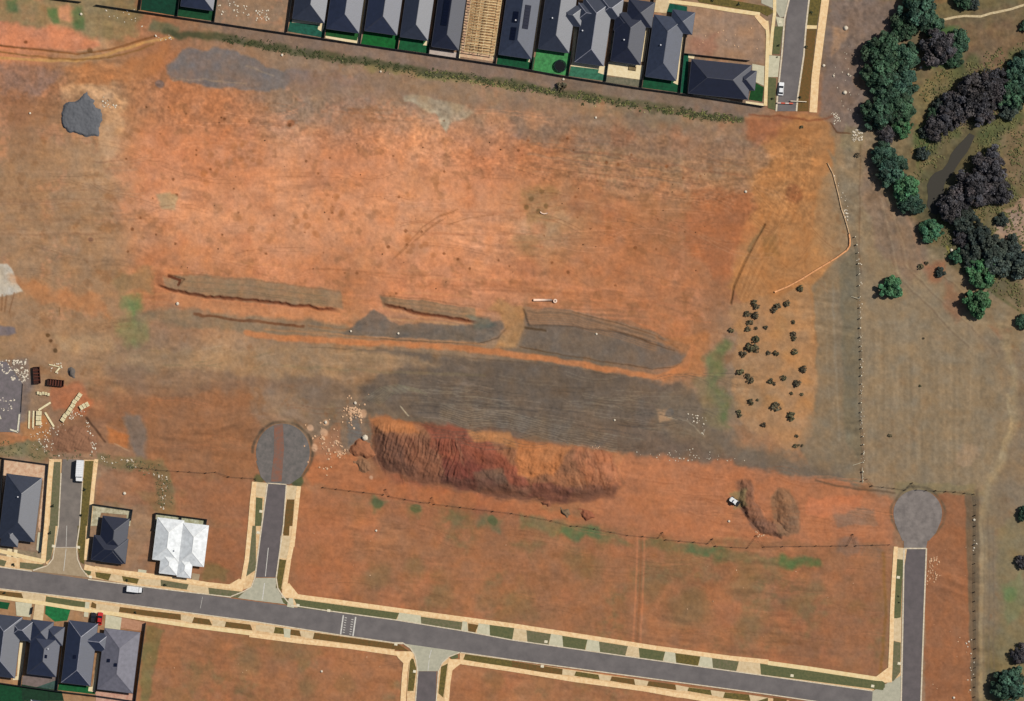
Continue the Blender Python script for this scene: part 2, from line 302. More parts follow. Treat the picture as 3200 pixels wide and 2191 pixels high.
stroke(T(1,2,'1310,505 1385,590'), (190,176,150), 3, 2, 1, .9)
patch(Q('1500,880 1580,900 1640,960 1560,1010 1480,980'), (122,106,88), 30, 20, .7, .5)
patch(Q('1490,930 1515,925 1530,950 1500,960'), (172,138,106), 9, 6, .8); spot(1520 * F, 935 * F, 14, (104,98,92), .7); stroke(Q('1520,945 1560,955 1580,975 1600,990'), (176,162,138), 4, 5, 7, .65, .4)
patch(Q('1640,770 1655,790 1640,830 1632,870 1660,920 1655,970 1625,940 1598,860 1600,810'), (92,112,68), 26, 14, .75, .5)
patch(Q('1575,860 1610,850 1650,980 1600,960'), (132,116,84), 24, 12, .6)
patch(Q('1665,690 1830,655 1852,760 1852,880 1830,1012 1790,1030 1740,980 1700,975 1662,900 1668,800'), (176,132,92), 20, 14, .82, .25)
for i in range(36): spot(rng.uniform(1670, 1840) * F, rng.uniform(690, 1000) * F, rng.uniform(10, 30), rng.choice(((188,134,82), (156,124,92), (166,128,94))), .4, 18)
# --- southern lots
patch(Q('340,890 560,870 590,990 570,1080 330,1060'), (152,105,73), 20, 14, .8); patch(Q('230,830 560,850 700,870 560,890 300,900'), (140,108,84), 24, 16, .7)
patch(T(0,2,'1130,560 1280,590 1330,760 1330,980 1250,980 1180,820'), (122,108,98), 20, 10, .85)
patch(T(0,2,'-60,780 400,830 440,980 0,960'), (120,114,80), 18, 12, .8, .4); patch(T(0,2,'-60,60 250,80 300,300 200,740 -60,740'), (124,110,104), 18, 12, .8, .3)
patch(T(0,2,'460,680 760,660 900,780 900,930 480,950 400,820'), (136,98,74), 14, 12, .85, .3)
patch(T(0,2,'180,660 420,560 480,760 300,830 180,780'), (186,124,74), 14, 10, .8, .2); patch(T(0,2,'-60,745 250,770 200,830 -60,860'), (190,120,76), 12, 8, .7)
patch(T(0,2,'980,700 1170,760 1160,880 1000,830'), (186,112,62), 12, 8, .8); patch(T(0,2,'440,320 720,280 860,440 760,560 480,540'), (176,108,74), 14, 10, .8)
stroke(T(0,2,'780,600 860,700 960,830'), (84,58,42), 7, 5, 4, .85, .2); stroke(T(0,2,'1040,840 1170,910'), (182,140,104), 4, 4, 2, .8)
patch(T(0,2,'900,960 1500,1000 1500,1100 1600,1280 1580,1440 1420,1400 1400,1150 900,1040'), (124,112,78), 16, 12, .85, .45)
patch(T(0,2,'900,1080 1400,1120 1400,1400 880,1380'), (164,112,80), 18, 12, .7, .2); patch(T(0,2,'1600,1150 2280,1170 2240,1591 1600,1500'), (162,108,76), 20, 12, .7)
patch(T(0,3,'1170,20 1400,30 1350,420 1130,400'), (154,120,94), 6, 3, .85, .2); patch(T(0,3,'1880,20 2240,20 2180,540 1830,500'), (156,102,70), 10, 6, .85, .2); patch(T(0,3,'1840,330 2080,400 2050,520 1840,480'), (122,106,68), 18, 10, .7)
patch(T(0,3,'1330,900 1480,930 1350,1591 1260,1591'), (112,112,70), 14, 8, .75, .3)
patch(Q('370,1190 310,1110 380,1120 400,1180'), (124,108,74), 14, 10, .6, .3)
for i in range(230):
    a, b = rng.uniform(330, 2010), rng.uniform(1110, 1590)
    spot(a * F, b * F, rng.uniform(10, 46), rng.choice(((178,112,76), (158,104,70), (136,104,68), (186,118,80), (150,108,72))), rng.uniform(.2, .5), rng.uniform(16, 34))
for i in range(150):
    a, b = rng.uniform(680, 2000), rng.uniform(1130, 1500); sl_ = rng.uniform(-.02, .14)
    L = rng.uniform(40, 160); stroke([(a * F, b * F), ((a + L) * F, (b + L * sl_) * F)], rng.choice(((180,116,78), (142,94,62), (188,124,88))), rng.uniform(2, 5), 5, 3, .3)
for s, c in (('850,1125 870,1135 860,1160 845,1155', (90,104,66)), ('930,1145 955,1150 950,1180 930,1175', (100,106,70)), ('1020,1160 1060,1165 1060,1190 1010,1190', (104,108,70)), ('1090,1170 1140,1175 1140,1205 1085,1200', (88,104,74)),
             ('1180,1165 1290,1185 1420,1225 1440,1240 1340,1225 1180,1200', (108,112,74)), ('1280,1195 1360,1205 1350,1225 1270,1220', (84,112,72)), ('1455,1220 1600,1240 1700,1262 1850,1270 1860,1290 1700,1285 1460,1245', (104,106,68)),
             ('1550,1235 1640,1250 1630,1265 1560,1262', (70,108,68)), ('1770,1262 1850,1270 1850,1292 1780,1288', (72,110,64)), ('1950,1240 2010,1245 2005,1262 1950,1258', (116,100,86)), ('1160,1225 1240,1235 1200,1250', (116,104,70))):
    patch(Q(s), c, 22, 14, .68, .6)
for a, b, r_ in ((860,1310,40), (1000,1360,34), (1180,1370,50), (940,1290,30), (1560,1380,60), (1700,1330,50), (1820,1370,34), (1850,1340,26), (640,1470,40), (560,1500,36), (1700,1420,40), (1520,1190,0), (1480,1320,50), (700,1560,30), (1300,1260,30)):
    if r_: spot(a * F, b * F, r_, (128,106,72), .5, r_ * 1.2)
for dx in (0, 12, 22): stroke([(p[0] + dx, p[1]) for p in Q('1447,1215 1445,1300 1440,1400 1436,1495')], (196,126,86) if dx != 12 else (150,96,62), 6, 5, 1, .7)
patch(Q('680,1110 800,1125 800,1350 840,1400 660,1380'), (176,110,74), 26, 14, .5)
stroke(Q('660,1388 800,1404 1000,1430 1250,1465 1500,1490 1700,1515 2000,1545'), (120,78,40), 9, 10, 3, .6); stroke(Q('2005,1255 2010,1400 1998,1540'), (138,98,48), 9, 10, 3, .6)
# around the court ends, spoil and rubble ground
patch(Q('1420,1030 1640,1050 1900,1090 2030,1130 2030,1240 1700,1225 1460,1210 1340,1190 1380,1120'), (182,117,81), 20, 12, .85, .15)
patch(Q('700,1040 800,1020 860,1090 1200,1140 1330,1180 1200,1170 900,1130 700,1100'), (184,112,72), 20, 12, .75, .2)
patch(Q('760,930 800,915 830,940 830,1020 790,1035 770,1000'), (144,118,96), 12, 10, .8, .3); patch(Q('785,950 812,940 820,1000 790,1010'), (112,106,100), 10, 8, .8)
patch(Q('710,1000 770,960 770,1040 720,1060'), (190,126,88), 16, 10, .6)
stroke(Q('1850,1090 1900,1105 1980,1112 2030,1118'), (96,76,58), 6, 6, 3, .7)
patch(Q('1890,1150 1980,1150 1990,1190 1900,1195'), (140,112,92), 14, 12, .8, .3); patch(Q('1830,1130 1960,1125 1950,1150 1860,1180 1830,1160'), (204,124,84), 12, 8, .7)
patch(Q('2095,1120 2205,1112 2215,1600 2100,1600'), (154,100,68), 9, 5, .92, .1)
patch(Q('2190,1115 2222,1112 2222,1600 2206,1600'), (112,96,76), 7, 3, .85)
patch(Q('2030,1095 2215,1100 2215,1125 2130,1120 2030,1120'), (138,122,88), 12, 6, .7)
spot(2650 + 0, 1710, 30, (122,104,92), .5)
for i in range(90): spot(rng.uniform(1890, 1950) * F, rng.uniform(10, 290) * F, rng.uniform(3, 9), rng.choice(((146,124,108), (110,92,80))), .4)
# heap soils, plus shade painted on the big heap's south side
HEAP = Q('842,952 870,945 940,955 1000,965 1060,975 1130,990 1200,1000 1290,1012 1340,1010 1390,1030 1405,1070 1418,1095 1400,1118 1340,1130 1290,1142 1240,1138 1160,1130 1060,1118 960,1100 870,1070 845,1040 838,1000')
patch(HEAP, (146,98,70), 14, 8, .9)
patch(Q('846,990 1050,1000 1060,1100 960,1100 860,1060'), (128,84,64), 18, 12, .75)
patch(Q('960,960 1050,970 1130,1020 1190,1060 1200,1100 1130,1110 1060,1080 980,1010'), (142,78,60), 20, 14, .8)
patch(Q('1010,1040 1100,1060 1130,1110 1060,1112 1000,1090'), (118,64,54), 16, 12, .8)
patch(Q('1170,1000 1290,1015 1260,1080 1180,1075'), (186,118,72), 16, 10, .85); patch(Q('1060,975 1160,985 1170,1015 1080,1000'), (180,122,76), 12, 8, .8)
patch(Q('840,945 930,955 950,985 870,985'), (184,116,70), 14, 8, .8); patch(Q('1300,1010 1390,1030 1410,1100 1340,1120 1310,1060'), (172,110,78), 14, 10, .8)
patch(Q('1080,1070 1140,1060 1160,1110 1080,1118'), (112,92,74), 14, 12, .75, .4); patch(Q('1210,1090 1300,1105 1290,1140 1200,1130'), (130,76,62), 14, 10, .8)
patch(Q('1670,1095 1700,1090 1720,1140 1740,1180 1790,1190 1800,1130 1815,1160 1810,1210 1760,1220 1710,1200 1675,1150'), (118,86,70), 12, 8, .85, .2)
patch(Q('1752,1130 1768,1108 1790,1112 1812,1140 1818,1180 1815,1210 1790,1222 1765,1212 1756,1180'), (134,102,76), 12, 8, .85, .2)
patch(Q('1655,1120 1690,1110 1700,1150 1665,1160'), (134,122,84), 10, 8, .7)
patch(Q('985,1075 1060,1085 1150,1100 1250,1098 1340,1105 1400,1100 1400,1125 1330,1140 1240,1142 1130,1128 1000,1100'), (108,72,58), 14, 8, .7, .15)  # darker red soil, with the south face's shade painted in
patch(Q('842,985 900,985 930,1080 880,1075 848,1040'), (106,74,60), 14, 8, .7)
CIR = [(884 + 92 * math.cos(t * math.pi / 24), 1414 + 97 * math.sin(t * math.pi / 24)) for t in range(-24, 8)]
stroke(CIR, (84,72,58), 9, 6, 3, .8, .5); spot(810, 1496, 16, (84,92,60), .8); spot(925, 1500, 20, (74,86,58), .85)
stroke([(2868 + 84 * math.cos(t * math.pi / 24), 1604 + 82 * math.sin(t * math.pi / 24)) for t in range(-30, 10)], (96,84,66), 8, 6, 3, .7, .5)
for x, y, r_ in ((632,650,10), (608,745,13), (535,880,12), (492,700,10), (460,970,8), (975,570,12), (760,930,9), (1045,1145,6), (720,830,6)): spot(800 + x / Z, 1096 + y / Z, r_, (214,170,136), .75)
for x, y in ((1105,1390), (1450,1430), (2150,1540)): spot(800 + x / Z, 1096 + y / Z, 15, (84,96,62), .7)
for i in range(34):
    a = rng.uniform(850, 1060); b = rng.uniform(985, 1060); c = rng.choice(((172,120,90), (160,108,82), (104,64,50)))
    stroke([(a * F, b * F), ((a + 5 + rng.uniform(-3, 3)) * F, (b + 20) * F), ((a + 12) * F, (b + 42) * F)], c, 3, 4, 4, .6)
for i in range(20):
    a = rng.uniform(1290, 1400); b = rng.uniform(1015, 1090); stroke([(a * F, b * F), ((a + 6) * F, (b + 26) * F)], rng.choice(((200,140,100), (116,66,40))), 3, 4, 4, .6)

# wheel ruts and grader passes: pairs of thin lines
rt = random.Random(21)
def ruts(x0, x1, y0, y1, n, L, slope, light, dark, op):
    for i in range(n):
        a, b = rt.uniform(x0, x1), rt.uniform(y0, y1); l_ = rt.uniform(.5, 1.4) * L; sl_ = rt.uniform(*slope); cv = rt.uniform(-.12, .12) * l_
        ln = [((a + l_ * t) * F, (b + sl_ * l_ * t + cv * 4 * t * (1 - t)) * F) for t in (0, .25, .5, .75, 1)]; gp = rt.uniform(7, 15)
        c = dark if rt.random() < .6 else light
        stroke(ln, c, 2.2, 2.5, 1.5, op * rt.uniform(.5, 1)); stroke([(q[0], q[1] + gp) for q in ln], c, 2.2, 2.5, 1.5, op * rt.uniform(.4, 1))
ruts(280, 1500, 240, 640, 60, 130, (-.12, .2), (228,160,120), (160,104,70), .5)
ruts(1150, 1700, 290, 560, 34, 130, (.05, .35), (190,138,100), (130,90,62), .5)
ruts(20, 260, 200, 760, 22, 110, (-.3, .3), (188,150,118), (132,98,72), .45)
ruts(700, 1950, 1110, 1520, 60, 120, (0, .18), (188,124,88), (124,84,58), .45)
ruts(1440, 1980, 1060, 1200, 24, 110, (.02, .2), (206,134,94), (146,88,56), .5)
ruts(850, 1600, 840, 1000, 44, 110, (.02, .18), (138,124,106), (84,74,64), .6)
ruts(330, 880, 870, 1060, 18, 100, (-.1, .2), (180,116,80), (128,84,60), .4)
ruts(1690, 1840, 300, 640, 22, 50, (-1.6, 1.6), (204,146,96), (138,92,56), .5)
for k in range(7):
    o = k * 9; stroke(Q(f'{1250+o},{360+o} {1400+o},{378+o} {1560+o*.6},{410+o} {1690},{400+o*.5}'), (134,94,68) if k % 2 else (188,136,100), 2.4, 3, 2, .4)
    stroke(Q(f'{1840-o},{300+o} {1835-o},{420} {1800-o},{520} {1740-o*.7},{600} {1700-o*.5},{680}'), (150,100,62) if k % 2 else (200,144,94), 2.4, 3, 2, .4)
# grain over everything: grading streaks, mottling
ca, sa = math.cos(R(7)), math.sin(R(7))
al = U * ca + V * sa; ac = -U * sa + V * ca
ac2 = ac + 26 * fbm(U, V, 260, 3, 57); strk = fbm(al / 6.0, ac2, 12, 3, 55) * np.clip(.5 + 1.1 * fbm(U, V, 150, 2, 58), .05, 1.3)
fur = (U > 1955 * F) & (U < 2262 * F) & (V > 560 * F) & (V < 1128 * F)
furm = sst((U - 1955 * F) / 20) * sst((2290 * F - U) / 120) * sst((V - 640 * F) / 260) * sst((1118 * F - V) / 40)
vst = fbm(U, V / 16.0, 11, 3, 66) + 0.16 * np.sin(U / 2.2 + 2.5 * WX)
n1 = fbm(U, V, 60, 4, 71); n2 = fbm(U, V, 14, 3, 81, .6); n3 = fbm(U, V, 7, 2, 91)
east = sst((U - 1885 * F) / 60) * sst((640 * F - V) / 200)
n4 = fbm(U, V, 9, 2, 191, .8)
lum = 1 + 0.03 * n1 + (0.045 - .015 * (V > 1500)) * n2 + 0.04 * n3 + 0.025 * n4 + 0.065 * strk * (1 - furm) * (1 - east) + 0.06 * vst * furm + 0.07 * n2 * east
rub = sst((V + 40 - (215 + U * .1)) / 40) * sst((345 + U * .15 - V) / 60) * (U < 1850 * F)
lum = lum + rub * 0.03 * n2 + rub * .05 * n3
CM = CM * lum[..., None].astype(np.float32)
hue = 0.03 * fbm(U, V, 34, 3, 101)
CM[..., 0] *= 1 + hue; CM[..., 2] *= 1 - hue * 1.4
gy_ = CM.mean(-1, keepdims=True); CM = (gy_ + (CM - gy_) * .985) * .985
CM = np.clip(CM, 8, 250)
ALB = (np.where(CM / 255 <= 0.04045, CM / 255 / 12.92, ((CM / 255 + 0.055) / 1.055) ** 2.4) / KAL).astype(np.float32)
def samp(u, v):
    i = np.clip((u + 90) / STEP, 0, NU - 1.01); j = np.clip((v + 90) / STEP, 0, NV - 1.01); a = i.astype(int); b = j.astype(int); fi = (i - a)[..., None]; fj = (j - b)[..., None]
    return (ALB[a, b] * (1 - fi) + ALB[a + 1, b] * fi) * (1 - fj) + (ALB[a, b + 1] * (1 - fi) + ALB[a + 1, b + 1] * fi) * fj

# relief (metres) of the terrain itself
HZ = -0.05 + 0.035 * np.clip(n2, -1, 1) + 0.02 * np.clip(n3, -1, 1)
def bar(pts, h, feather, warp):
    sl = box(pts, feather + warp * 2); x = U[sl] + warp * WX[sl]; y = V[sl] + warp * WY[sl]
    HZ[sl] = HZ[sl] + h * sst(sdist(x, y, pts) / feather + .5)
def rise(s, h):                                     # bank: gentle to the north, cut steeply along its southern edge
    pts = Q(s); n = 9.0
    x0 = min(p[0] for p in pts); x1 = max(p[0] for p in pts)
    sl = box(pts, 60); xs = np.array([p[0] for p in pts]); ys = np.array([p[1] for p in pts])
    edge = np.interp(U[sl], xs, ys) + 3 * WX[sl] + 2 * n2[sl]
    dn = edge - V[sl]
    ends = sst((U[sl] - x0) / 30) * sst((x1 - U[sl]) / 40)
    HZ[sl] = HZ[sl] + h * ends * sst(dn / 5.0 + .5) * sst((75 - dn) / 60)
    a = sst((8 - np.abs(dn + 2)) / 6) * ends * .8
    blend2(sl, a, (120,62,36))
def blend2(sl, a, col):
    c = alb(col).astype(np.float32); ALB[sl] = ALB[sl] * (1 - a[..., None]) + c * a[..., None]
rise('352,642 385,655 470,671 560,679 620,686 700,694 775,706', .8)
rise('862,688 910,700 960,712 1020,720 1090,730', .8)
bar(Q('380,622 420,634 408,646 372,634'), -.8, 4, 2)
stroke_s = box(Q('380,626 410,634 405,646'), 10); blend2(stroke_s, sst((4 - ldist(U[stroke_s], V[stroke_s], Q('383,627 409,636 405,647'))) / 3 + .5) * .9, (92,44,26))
bar(Q('1186,700 1300,706 1400,730 1490,764 1480,776 1400,752 1300,742 1200,738'), .5, 6, 3)
for s in ('0,146 100,155 240,168 350,156 480,115',):
    pts = [(float(a.split(',')[0]), float(a.split(',')[1])) for a in s.split()]
    sl = box(pts, 20); HZ[sl] = HZ[sl] - .5 * sst((6 - ldist(U[sl], V[sl], pts)) / 5)
sl = box(Q('1735,510 1658,690'), 20); HZ[sl] -= .7 * sst((5 - ldist(U[sl], V[sl], Q('1735,510 1715,545 1690,595 1665,650 1658,690'))) / 5)
CREEK = Q('2200,302 2186,318 2170,334 2158,350 2152,368 2140,384 2122,392 2112,402 2104,420 2106,446 2104,466 2112,482 2124,488 2136,480 2140,462 2144,444 2142,424 2148,408 2160,398 2170,380 2182,362 2196,344 2206,324 2212,308')

# ------------------------------------------------------------------ materials
def nt(name):
    m = bpy.data.materials.new(name); m.use_nodes = True; n = m.node_tree.nodes; b = n['Principled BSDF']; return m, n, m.node_tree.links, b
def soil_mat():
    m, n, l, b = nt('soil')
    a = n.new('ShaderNodeAttribute'); a.attribute_name = 'Col'
    g = n.new('ShaderNodeNewGeometry'); t = n.new('ShaderNodeTexNoise'); t.inputs['Scale'].default_value = 1.6; t.inputs['Detail'].default_value = 5; t.inputs['Roughness'].default_value = .7
    l.new(g.outputs['Position'], t.inputs['Vector'])
    mr = n.new('ShaderNodeMapRange'); mr.inputs['From Min'].default_value = .25; mr.inputs['From Max'].default_value = .75; mr.inputs['To Min'].default_value = .9; mr.inputs['To Max'].default_value = 1.1
    l.new(t.outputs[0], mr.inputs[0])
    mx = n.new('ShaderNodeVectorMath'); mx.operation = 'SCALE'; l.new(a.outputs['Color'], mx.inputs[0]); l.new(mr.outputs[0], mx.inputs['Scale']); l.new(mx.outputs[0], b.inputs['Base Color'])
    bp = n.new('ShaderNodeBump'); bp.inputs['Strength'].default_value = .5; bp.inputs['Distance'].default_value = .12; l.new(t.outputs[0], bp.inputs['Height']); l.new(bp.outputs[0], b.inputs['Normal'])
    b.inputs['Roughness'].default_value = .95; b.inputs['Specular IOR Level'].default_value = .1
    return m
SOIL = soil_mat()
MC = {}
def mat(name, c1, c2=None, scale=.6, rough=.9, spec=.2, metal=0, raw=False, bump=0.0, amt=1.0):
    key = (name, tuple(c1), tuple(c2) if c2 else None, scale, rough)
    if key in MC: return MC[key]
    m, n, l, b = nt(name); A = tuple(c1) if raw else tuple(alb(c1))
    if c2 is None: B = tuple(x * .88 for x in A)
    else: B = tuple(c2) if raw else tuple(alb(c2))
    g = n.new('ShaderNodeNewGeometry'); t = n.new('ShaderNodeTexNoise'); t.inputs['Scale'].default_value = scale; t.inputs['Detail'].default_value = 6; t.inputs['Roughness'].default_value = .65
    l.new(g.outputs['Position'], t.inputs['Vector'])
    r = n.new('ShaderNodeValToRGB'); r.color_ramp.elements[0].position = .35; r.color_ramp.elements[1].position = .65
    r.color_ramp.elements[0].color = (*B, 1); r.color_ramp.elements[1].color = (*A, 1)
    l.new(t.outputs[0], r.inputs[0]); l.new(r.outputs[0], b.inputs['Base Color'])
    if bump:
        bp = n.new('ShaderNodeBump'); bp.inputs['Strength'].default_value = bump; bp.inputs['Distance'].default_value = .05; l.new(t.outputs[0], bp.inputs['Height']); l.new(bp.outputs[0], b.inputs['Normal'])
    b.inputs['Roughness'].default_value = rough; b.inputs['Specular IOR Level'].default_value = spec; b.inputs['Metallic'].default_value = metal
    MC[key] = m; return m
def roof_mat(name, c, rough=.47, spec=.7, rib=0.0, ang=0):
    m, n, l, b = nt(name)
    g = n.new('ShaderNodeNewGeometry'); t = n.new('ShaderNodeTexNoise'); t.inputs['Scale'].default_value = .8; t.inputs['Detail'].default_value = 5
    l.new(g.outputs['Position'], t.inputs['Vector'])
    r = n.new('ShaderNodeValToRGB'); r.color_ramp.elements[0].position = .3; r.color_ramp.elements[1].position = .7
    r.color_ramp.elements[0].color = (*[x * .82 for x in c], 1); r.color_ramp.elements[1].color = (*[x * 1.12 for x in c], 1)
    l.new(t.outputs[0], r.inputs[0]); l.new(r.outputs[0], b.inputs['Base Color'])
    t2 = n.new('ShaderNodeTexNoise'); t2.inputs['Scale'].default_value = 3.5; l.new(g.outputs['Position'], t2.inputs['Vector'])
    bp = n.new('ShaderNodeBump'); bp.inputs['Strength'].default_value = .25; bp.inputs['Distance'].default_value = .04; l.new(t2.outputs[0], bp.inputs['Height']); l.new(bp.outputs[0], b.inputs['Normal'])
    b.inputs['Roughness'].default_value = rough; b.inputs['Specular IOR Level'].default_value = spec
    return m

# ------------------------------------------------------------------ mesh helpers
class MB:
    def __init__(s): s.v = []; s.f = []
    def box(s, x0, y0, z0, x1, y1, z1):
        k = len(s.v); s.v += [(x0,y0,z0),(x1,y0,z0),(x1,y1,z0),(x0,y1,z0),(x0,y0,z1),(x1,y0,z1),(x1,y1,z1),(x0,y1,z1)]
        s.f += [tuple(k + i for i in q) for q in ((0,3,2,1),(4,5,6,7),(0,1,5,4),(1,2,6,5),(2,3,7,6),(3,0,4,7))]
    def beam(s, a, b, w_, h=None):
        h = h or w_; a = np.array(a, float); b = np.array(b, float); d = b - a; L = np.linalg.norm(d); d /= max(L, 1e-9)
        up = np.array((0, 0, 1.)) if abs(d[2]) < .95 else np.array((1., 0, 0)); sx = np.cross(d, up); sx /= np.linalg.norm(sx); uz = np.cross(sx, d); k = len(s.v)
        for p in (a, b):
            for i, j in ((-1,-1),(1,-1),(1,1),(-1,1)): s.v.append(tuple(p + sx * i * w_ / 2 + uz * j * h / 2))
        s.f += [tuple(k + i for i in q) for q in ((0,1,2,3),(7,6,5,4),(0,4,5,1),(1,5,6,2),(2,6,7,3),(3,7,4,0))]
    def tube(s, pts, rad, n=8, cap=True):
        pts = [np.array(p, float) for p in pts]; rr = rad if hasattr(rad, '__len__') else [rad] * len(pts); k = len(s.v)
        for i, p in enumerate(pts):
            d = pts[min(i + 1, len(pts) - 1)] - pts[max(i - 1, 0)]; d /= max(np.linalg.norm(d), 1e-9)
            up = np.array((0, 0, 1.)) if abs(d[2]) < .9 else np.array((1., 0, 0)); a = np.cross(d, up); a /= np.linalg.norm(a); b = np.cross(d, a)
            for j in range(n):
                t = 2 * math.pi * j / n; s.v.append(tuple(p + rr[i] * (math.cos(t) * a + math.sin(t) * b)))
        for i in range(len(pts) - 1):
            for j in range(n): s.f.append((k + i*n + j, k + i*n + (j+1) % n, k + (i+1)*n + (j+1) % n, k + (i+1)*n + j))
        if cap: s.f.append(tuple(k + j for j in range(n))); s.f.append(tuple(k + (len(pts)-1)*n + n - 1 - j for j in range(n)))
    def lathe(s, prof, cx, cy, n=20):
        k = len(s.v)
        for r_, z in prof:
            for j in range(n): t = 2 * math.pi * j / n; s.v.append((cx + r_ * math.cos(t), cy + r_ * math.sin(t), z))
        for i in range(len(prof) - 1):
            for j in range(n): s.f.append((k + i*n + j, k + i*n + (j+1) % n, k + (i+1)*n + (j+1) % n, k + (i+1)*n + j))
    def prism(s, pts, z0, z1):                      # pts in metres
        A = sum(pts[i][0] * pts[(i+1) % len(pts)][1] - pts[(i+1) % len(pts)][0] * pts[i][1] for i in range(len(pts)))
        if A < 0: pts = pts[::-1]
        n = len(pts); k = len(s.v); s.v += [(p[0], p[1], z0) for p in pts] + [(p[0], p[1], z1) for p in pts]
        s.f.append(tuple(k + n + i for i in range(n)))
        for i in range(n): j = (i + 1) % n; s.f.append((k + i, k + j, k + n + j, k + n + i))
    def build(s, name, m, parent=None, smooth=False):
        me = bpy.data.meshes.new(name); me.from_pydata(s.v, [], s.f); me.materials.append(m)
        if smooth: me.polygons.foreach_set('use_smooth', [True] * len(me.polygons))
        me.update(); o = bpy.data.objects.new(name, me); COL.objects.link(o)
        if parent: o.parent = parent
        return o
def tag(o, label, cat, group=None, kind=None):
    if label: o['label'] = label
    if cat: o['category'] = cat
    if group: o['group'] = group
    if kind: o['kind'] = kind
    return o
def thing(name, label, cat, loc=(0, 0, 0), rz=0, group=None):
    o = bpy.data.objects.new(name, None); COL.objects.link(o); o.location = loc; o.rotation_euler = (0, 0, rz)
    return tag(o, label, cat, group)
def dup(root, loc, rz, sc, label):
    r_ = root.copy(); COL.objects.link(r_); r_.location = loc; r_.rotation_euler = (0, 0, rz); r_.scale = sc; r_['label'] = label
    for ch in list(root.children): c = ch.copy(); COL.objects.link(c); c.parent = r_
    return r_

# ------------------------------------------------------------------ terrain: one sheet to the horizon
def outer(a, step0, far):
    o = []; st = step0; x = a
    while abs(x) < far: x += st; o.append(x); st *= 1.6
    return np.array(o)
ru = outer(us[-1], 12, 45000); lu = outer(us[0], -12, 45000); rv = outer(vs[-1], 12, 45000); lv = outer(vs[0], -12, 45000)
GU = np.concatenate([lu[::-1], us, ru]); GV = np.concatenate([lv[::-1], vs, rv]); nl, nv0 = len(lu), len(lv)
gu, gv = np.meshgrid(GU, GV, indexing='ij')
cu = np.clip(gu, us[0], us[-1]); cv = np.clip(gv, vs[0], vs[-1])
ii = np.clip(((cu + 90) / STEP).round().astype(int), 0, NU - 1); jj = np.clip(((cv + 90) / STEP).round().astype(int), 0, NV - 1)
far = sst(np.hypot(gu - cu, gv - cv) / 700)[..., None]
colr = ALB[ii, jj] * (1 - far) + alb((140,118,90)).astype(np.float32) * far
zz = HZ[ii, jj]
def grid_mesh(name, X, Y, Zz, colr, keep=None):
    a, b = X.shape; co = np.stack([X, Y, Zz], -1).reshape(-1, 3).astype(np.float32)
    idx = np.arange(a * b).reshape(a, b); q = np.stack([idx[:-1, :-1], idx[:-1, 1:], idx[1:, 1:], idx[1:, :-1]], -1).reshape(-1, 4)
    if keep is not None:
        kf = (keep[:-1, :-1] | keep[1:, :-1] | keep[:-1, 1:] | keep[1:, 1:]).reshape(-1); q = q[kf]
        used = np.unique(q); mp = -np.ones(a * b, int); mp[used] = np.arange(len(used)); q = mp[q]; co = co[used]; cc = colr.reshape(-1, 3)[used]
    else: cc = colr.reshape(-1, 3)
    me = bpy.data.meshes.new(name); me.vertices.add(len(co)); me.vertices.foreach_set('co', co.ravel())
    me.loops.add(q.size); me.loops.foreach_set('vertex_index', q.ravel().astype(np.int32)); me.polygons.add(len(q))
    me.polygons.foreach_set('loop_start', np.arange(0, q.size, 4, dtype=np.int32)); me.polygons.foreach_set('loop_total', np.full(len(q), 4, np.int32))
    me.polygons.foreach_set('use_smooth', np.ones(len(q), bool)); me.update(calc_edges=True)
    at = me.color_attributes.new('Col', 'FLOAT_COLOR', 'POINT'); at.data.foreach_set('color', np.concatenate([cc, np.ones((len(cc), 1))], 1).astype(np.float32).ravel())
    me.materials.append(SOIL); o = bpy.data.objects.new(name, me); COL.objects.link(o); return o
gr = grid_mesh('ground', (gu - 1600) / S, -(gv - 1095.5) / S, zz, colr); gr['kind'] = 'structure'

# creek water
WATER, n_, l_, b_ = nt('water'); b_.inputs['Base Color'].default_value = (.035, .031, .024, 1); b_.inputs['Roughness'].default_value = .8; b_.inputs['Specular IOR Level'].default_value = .15
m = MB(); m.prism([W(*p)[:2] for p in CREEK], -.3, .02); tag(m.build('creek', WATER), None, None, kind='structure')

# ------------------------------------------------------------------ roads, kerbs, paths, verges, lawns
zc = []
def slab(name, pts, top, m_, bottom=-.3):
    bb = (min(p[0] for p in pts), max(p[0] for p in pts), min(p[1] for p in pts), max(p[1] for p in pts)); b = MB(); z = top
    while any(abs(z - q[4]) < .0035 and bb[0] < q[1] and bb[1] > q[0] and bb[2] < q[3] and bb[3] > q[2] for q in zc): z += .004
    zc.append(bb + (z,)); b.prism([W(*p)[:2] for p in pts], bottom - .01 * (len(zc) % 23), z)
    o = b.build(name, m_); o['kind'] = 'structure'; return o
def ribbon(pts, wpx):
    out1 = []; out2 = []
    for i, p in enumerate(pts):
        a = pts[max(i - 1, 0)]; b = pts[min(i + 1, len(pts) - 1)]; dx, dy = b[0] - a[0], b[1] - a[1]; L = math.hypot(dx, dy); nx, ny = -dy / L, dx / L
        out1.append((p[0] + nx * wpx / 2, p[1] + ny * wpx / 2)); out2.append((p[0] - nx * wpx / 2, p[1] - ny * wpx / 2))
    return out1 + out2[::-1]
def fine(pts, n=6):
    o = []
    for a, b in zip(pts[:-1], pts[1:]):
        for i in range(n): o.append((a[0] + (b[0] - a[0]) * i / n, a[1] + (b[1] - a[1]) * i / n))
    return o + [pts[-1]]
ASPH = mat('asphalt', (117,110,108), (101,95,94), .22, .9, .3); ASPH2 = mat('newer_asphalt', (105,96,96), (92,85,85), .35, .9, .3); ASPH3 = mat('older_asphalt', (130,120,112), (112,104,98), .3)
